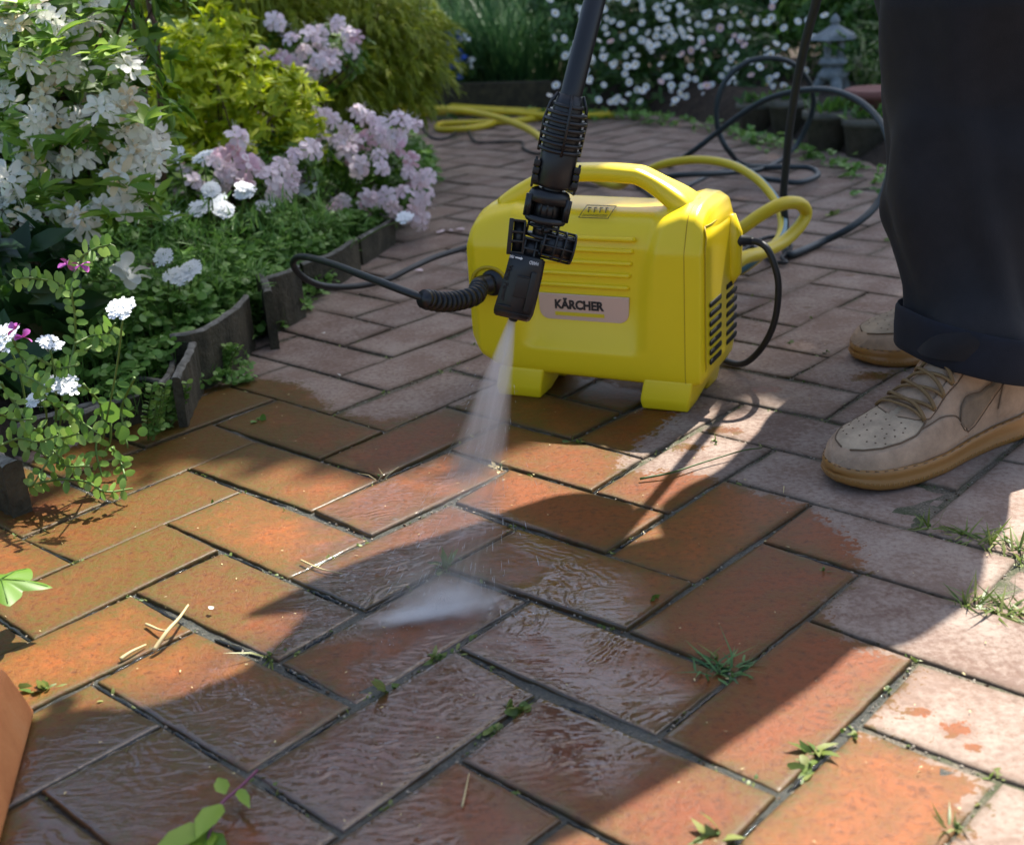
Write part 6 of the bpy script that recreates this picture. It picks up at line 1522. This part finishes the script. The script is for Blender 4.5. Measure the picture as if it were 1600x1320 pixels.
# grit and leaf bits in the joints, one mass
def joint_edge(i0, i1, j0, j1):
    while True:
        i, j = random.randint(i0, i1), random.randint(j0, j1)
        if random.random() < .5:
            if (i + j - 1) % 4 == 2: continue
            return i, j, corner(i, j), corner(i + 1, j)
        if (i - 1 + j) % 4 == 0: continue
        return i, j, corner(i, j), corner(i, j + 1)
M['joint_water'] = mat('joint_water', (.012, .013, .011), .05); _q = noise(M['joint_water'], 150, 3, .6, geo_pos(M['joint_water'])); _n, _l, _b = nt(M['joint_water']); _l.new(bump(M['joint_water'], _q, .8, .002), _b.inputs['Normal'])
mb = MB()
for i in range(-14, 7):
    for j in range(-6, 8):
        for e_ in range(2):
            if (e_ == 0 and (i + j - 1) % 4 == 2) or (e_ == 1 and (i - 1 + j) % 4 == 0): continue
            a = corner(i, j); b_ = corner(i + 1, j) if e_ == 0 else corner(i, j + 1); c_ = (a + b_) / 2
            if wet_at(np.array([c_[0]]), np.array([c_[1]]))[0] < .8 or c_[1] > 1.75 or random.random() < .30 + .3 * (c_[0] > .1) or sdist(np.array([c_[0]]), np.array([c_[1]]), EDGE)[0] < 0: continue
            t0 = random.uniform(0, .3); t1 = random.uniform(.6, 1); N_ = 16; P = []; R = []
            for k in range(N_ + 1):
                t = t0 + (t1 - t0) * k / N_; p = a + (b_ - a) * t; P.append((p[0] + random.gauss(0, .0003), p[1] + random.gauss(0, .0003), -.0030)); R.append((.0022 + .0007 * math.sin(k * 1.1 + i) + random.uniform(-.0003, .0004)) * (math.sin(math.pi * min(1, max(0.02, k / N_))) ** .4))
            tube(mb, P, R, 10)
o = mb.build('joint_water', M['joint_water']); tag(o, 'glistening water standing in the joints of the wet bricks', 'water', kind='stuff')
mb = MB(); lb = LB()
for q in range(12000):
    e_ = joint_edge(-14, 12, -8, 12); a, b_ = e_[2:]
    p = a + (b_ - a) * random.random(); cc = sdist(np.array([p[0]]), np.array([p[1]]), EDGE)[0]
    if cc < -.02 or p[1] > 2.2 or p[1] < .6: continue
    s_ = random.uniform(.0005, .0022); c = Vector((p[0] + random.gauss(0, .0016), p[1] + random.gauss(0, .0016), -.0032 + s_ * .5))
    R3 = rot_to((random.gauss(0, 1), random.gauss(0, 1), random.gauss(0, 1))); V = [tuple(c + R3 @ Vector((x * s_, y * s_ * .8, z * s_ * .6))) for x, y, z in ((1, 0, 0), (-1, .1, 0), (0, 1, .1), (0, -1, 0), (.1, 0, 1), (0, 0, -1))]
    mb.add(V, [[0, 2, 4], [2, 1, 4], [1, 3, 4], [3, 0, 4], [2, 0, 5], [1, 2, 5], [3, 1, 5], [0, 3, 5]], random.choice((0, 0, 1, 2)))
grit_a, grit_b, grit_c = mat('grit_pale', (.30, .26, .20), .8), mat('grit_brown', (.10, .06, .03), .8), mat('grit_green', (.09, .12, .03), .8)
o = mb.build('joint_grit', [grit_a, grit_b, grit_c], smooth=False); tag(o, 'grit and leaf crumbs lying in the joints between the bricks', 'grit', kind='stuff')
lb = LB(); P = []
for q in range(420):
    e_ = joint_edge(-14, 8, -6, 9); a, b_ = e_[2:]; p = a + (b_ - a) * random.random()
    if p[1] > 2.0 or p[1] < .6: continue
    for r_ in range(random.randint(2, 7)): P.append((p[0] + random.gauss(0, .004), p[1] + random.gauss(0, .004), -.002))
P = np.array(P); lb.add(P, rng.normal(0, 1, P.shape) * [1, 1, .3] + [0, 0, .4], rng.uniform(.003, .007, len(P)), .0028, rng.random(len(P)), 'round', .2, .1)
o = lb.build('joint_moss', M['weed_leaf']); tag(o, 'scraps of moss and tiny seedlings in the joints', 'moss', kind='stuff')
lb = LB(); n_ = 420; P = np.column_stack([rng.uniform(-.5, .7, n_), rng.uniform(.62, 1.7, n_), np.full(n_, .0012)]); kk = sdist(P[:, 0], P[:, 1], EDGE) > 0; P = P[kk]
lb.add(P, rng.normal(0, 1, P.shape) * [1, 1, .02], rng.uniform(.001, .0045, len(P)), rng.uniform(.0006, .0016, len(P)), rng.random(len(P)), 'blade', 0, 0); o = lb.build('brick_litter', M['straw']); tag(o, 'scattered crumbs and bits of straw on the bricks', 'litter', kind='stuff')

# ------------------------------------------------------------------ the water jet and its mist
G0 = gr(690, 962); ND = G0 - NZ; LJ = ND.length
jet = None
def spray_material(name, dens, cone=True):
    m = bpy.data.materials.new(name); m.use_nodes = True; n = m.node_tree.nodes; l = m.node_tree.links; n.remove(n['Principled BSDF']); out = n['Material Output']
    v = n.new('ShaderNodeVolumePrincipled'); v.inputs['Color'].default_value = (.97, .97, .97, 1); v.inputs['Anisotropy'].default_value = .35; l.new(v.outputs[0], out.inputs['Volume'])
    tc = n.new('ShaderNodeTexCoord').outputs['Object']; sx = n.new('ShaderNodeSeparateXYZ'); l.new(tc, sx.inputs[0])
    def mt(op, a, b_=None, cl=False):
        x = n.new('ShaderNodeMath'); x.operation = op; x.use_clamp = cl
        for i, q in enumerate((a, b_)):
            if q is None: continue
            if isinstance(q, (int, float)): x.inputs[i].default_value = q
            else: l.new(q, x.inputs[i])
        return x.outputs[0]
    if cone:   # object frame: z runs from the nozzle (0) to the ground (LJ); x is the wide way of the fan
        t = mt('DIVIDE', sx.outputs[2], LJ); wx = mt('ADD', .004, mt('MULTIPLY', t, .050)); wy = mt('ADD', .0035, mt('MULTIPLY', t, .016))
        r = mt('ADD', mt('POWER', mt('DIVIDE', sx.outputs[0], wx), 2), mt('POWER', mt('DIVIDE', sx.outputs[1], wy), 2))
        r = mt('ADD', mt('POWER', mt('ABSOLUTE', mt('DIVIDE', sx.outputs[0], wx)), 2), mt('POWER', mt('ABSOLUTE', mt('DIVIDE', sx.outputs[1], wy)), 2))
        f = mt('SUBTRACT', 1.0, r, True); f = mt('POWER', f, .8)
        s = n.new('ShaderNodeMapping'); s.inputs['Scale'].default_value = (170, 170, 3); l.new(tc, s.inputs[0]); no = n.new('ShaderNodeTexNoise'); no.inputs['Scale'].default_value = 1; no.inputs['Detail'].default_value = 3; l.new(s.outputs[0], no.inputs['Vector'])
        stw = mt('ADD', .45, mt('MULTIPLY', mt('POWER', no.outputs[0], 2), 2.4))
        d = mt('MULTIPLY', mt('MULTIPLY', f, stw), mt('DIVIDE', dens, mt('ADD', 1.0, mt('MULTIPLY', mt('POWER', t, .8), 9.0))))
        d = mt('MULTIPLY', d, mt('ADD', .20, mt('MULTIPLY', mt('POWER', mt('ABSOLUTE', mt('SUBTRACT', t, .78)), 1.2), 1.95)))
    else:
        r = n.new('ShaderNodeVectorMath'); r.operation = 'LENGTH'; l.new(tc, r.inputs[0]); no = n.new('ShaderNodeTexNoise'); no.inputs['Scale'].default_value = 3.5; no.inputs['Detail'].default_value = 4; l.new(tc, no.inputs['Vector']); f = mt('POWER', mt('SUBTRACT', mt('ADD', 1.0, mt('MULTIPLY', mt('SUBTRACT', no.outputs[0], .5), 1.0)), mt('MULTIPLY', r.outputs['Value'], 1.25), True), 2.3); d = mt('MULTIPLY', f, dens)
    l.new(d, v.inputs['Density']); return m
mb = MB(); lathe(mb, (0, 0, 0), (0, 0, LJ), [(0, .004), (1, .060)], 32); co = mb.mesh('water_jet')
for v in co.vertices:
    t = v.co.z / LJ; a = v.co.x, v.co.y; r0 = .004 + t * .056; v.co.y *= (.0035 + t * .016) / r0
jet = link('water_jet', co, spray_material('spray', 330.0)); jet.location = NZ
zc = ND.normalized(); xc = (_R - zc * zc.dot(_R)).normalized(); yc = zc.cross(xc); jet.rotation_euler = Matrix((xc, yc, zc)).transposed().to_euler()
tag(jet, 'fan shaped jet of water blasting from the nozzle down to the bricks', 'water jet', kind='stuff')
def mist(c, sx, sy, sz, dens, rz, lab):
    mb = MB(); lathe(mb, (0, 0, -1), (0, 0, 1), [(0, .01)] + [(.5 - .5 * math.cos(math.pi * k / 10), math.sin(math.pi * k / 10)) for k in range(1, 10)] + [(1, .01)], 24); o = mb.build('spray_mist', spray_material('mist', dens, False)); o.location = c; o.scale = (sx, sy, sz); o.rotation_euler = (0, 0, rz); tag(o, lab, 'mist', kind='stuff')
mist(G0 + Vector((.010, .012, .004)), .080, .050, .032, 120, R_(8), 'white mist where the jet hits the brick')
mist(gr(650, 968) + Vector((0, 0, .004)), .070, .018, .014, 560, R_(8), 'dense streak of spray along the foot of the jet')

# fine drops flying off the jet
M['drop'] = mat('water_drop', (.9, .93, .95), .15, **{'Transmission Weight': .35})
mb = MB()
for q in range(300):
    t = random.random() ** .7; wq = (.004 + t * .062) * random.gauss(0, .55); hq = (.003 + t * .018) * random.gauss(0, .6); L = random.uniform(.002, .009) * (.4 + t); r_ = random.uniform(.00008, .00022)
    p = NZ + zc * (t * LJ) + xc * wq + yc * hq; d_ = (zc * 1.0 + xc * wq * 6 / (.1 + t)).normalized()
    if p.z < .003: continue
    tube(mb, [p, p + d_ * L * .5, p + d_ * L], [r_ * .4, r_, r_ * .3], 4)
for q in range(130):
    a = random.uniform(0, 6.28); rr_ = abs(random.gauss(0, .045)); h_ = random.uniform(0, .022) * math.exp(-rr_ / .05); p = G0 + Vector((math.cos(a) * rr_ * 1.5, math.sin(a) * rr_, h_ + .001)); r_ = random.uniform(.0002, .0005)
    lathe(mb, p - Vector((0, 0, r_)), p + Vector((0, 0, r_)), [(0, r_ * .3), (.5, r_), (1, r_ * .3)], 6)
o = mb.build('water_drops', M['drop']); tag(o, 'fine drops and streaks flying off the water jet and its splash', 'water drops', kind='stuff')
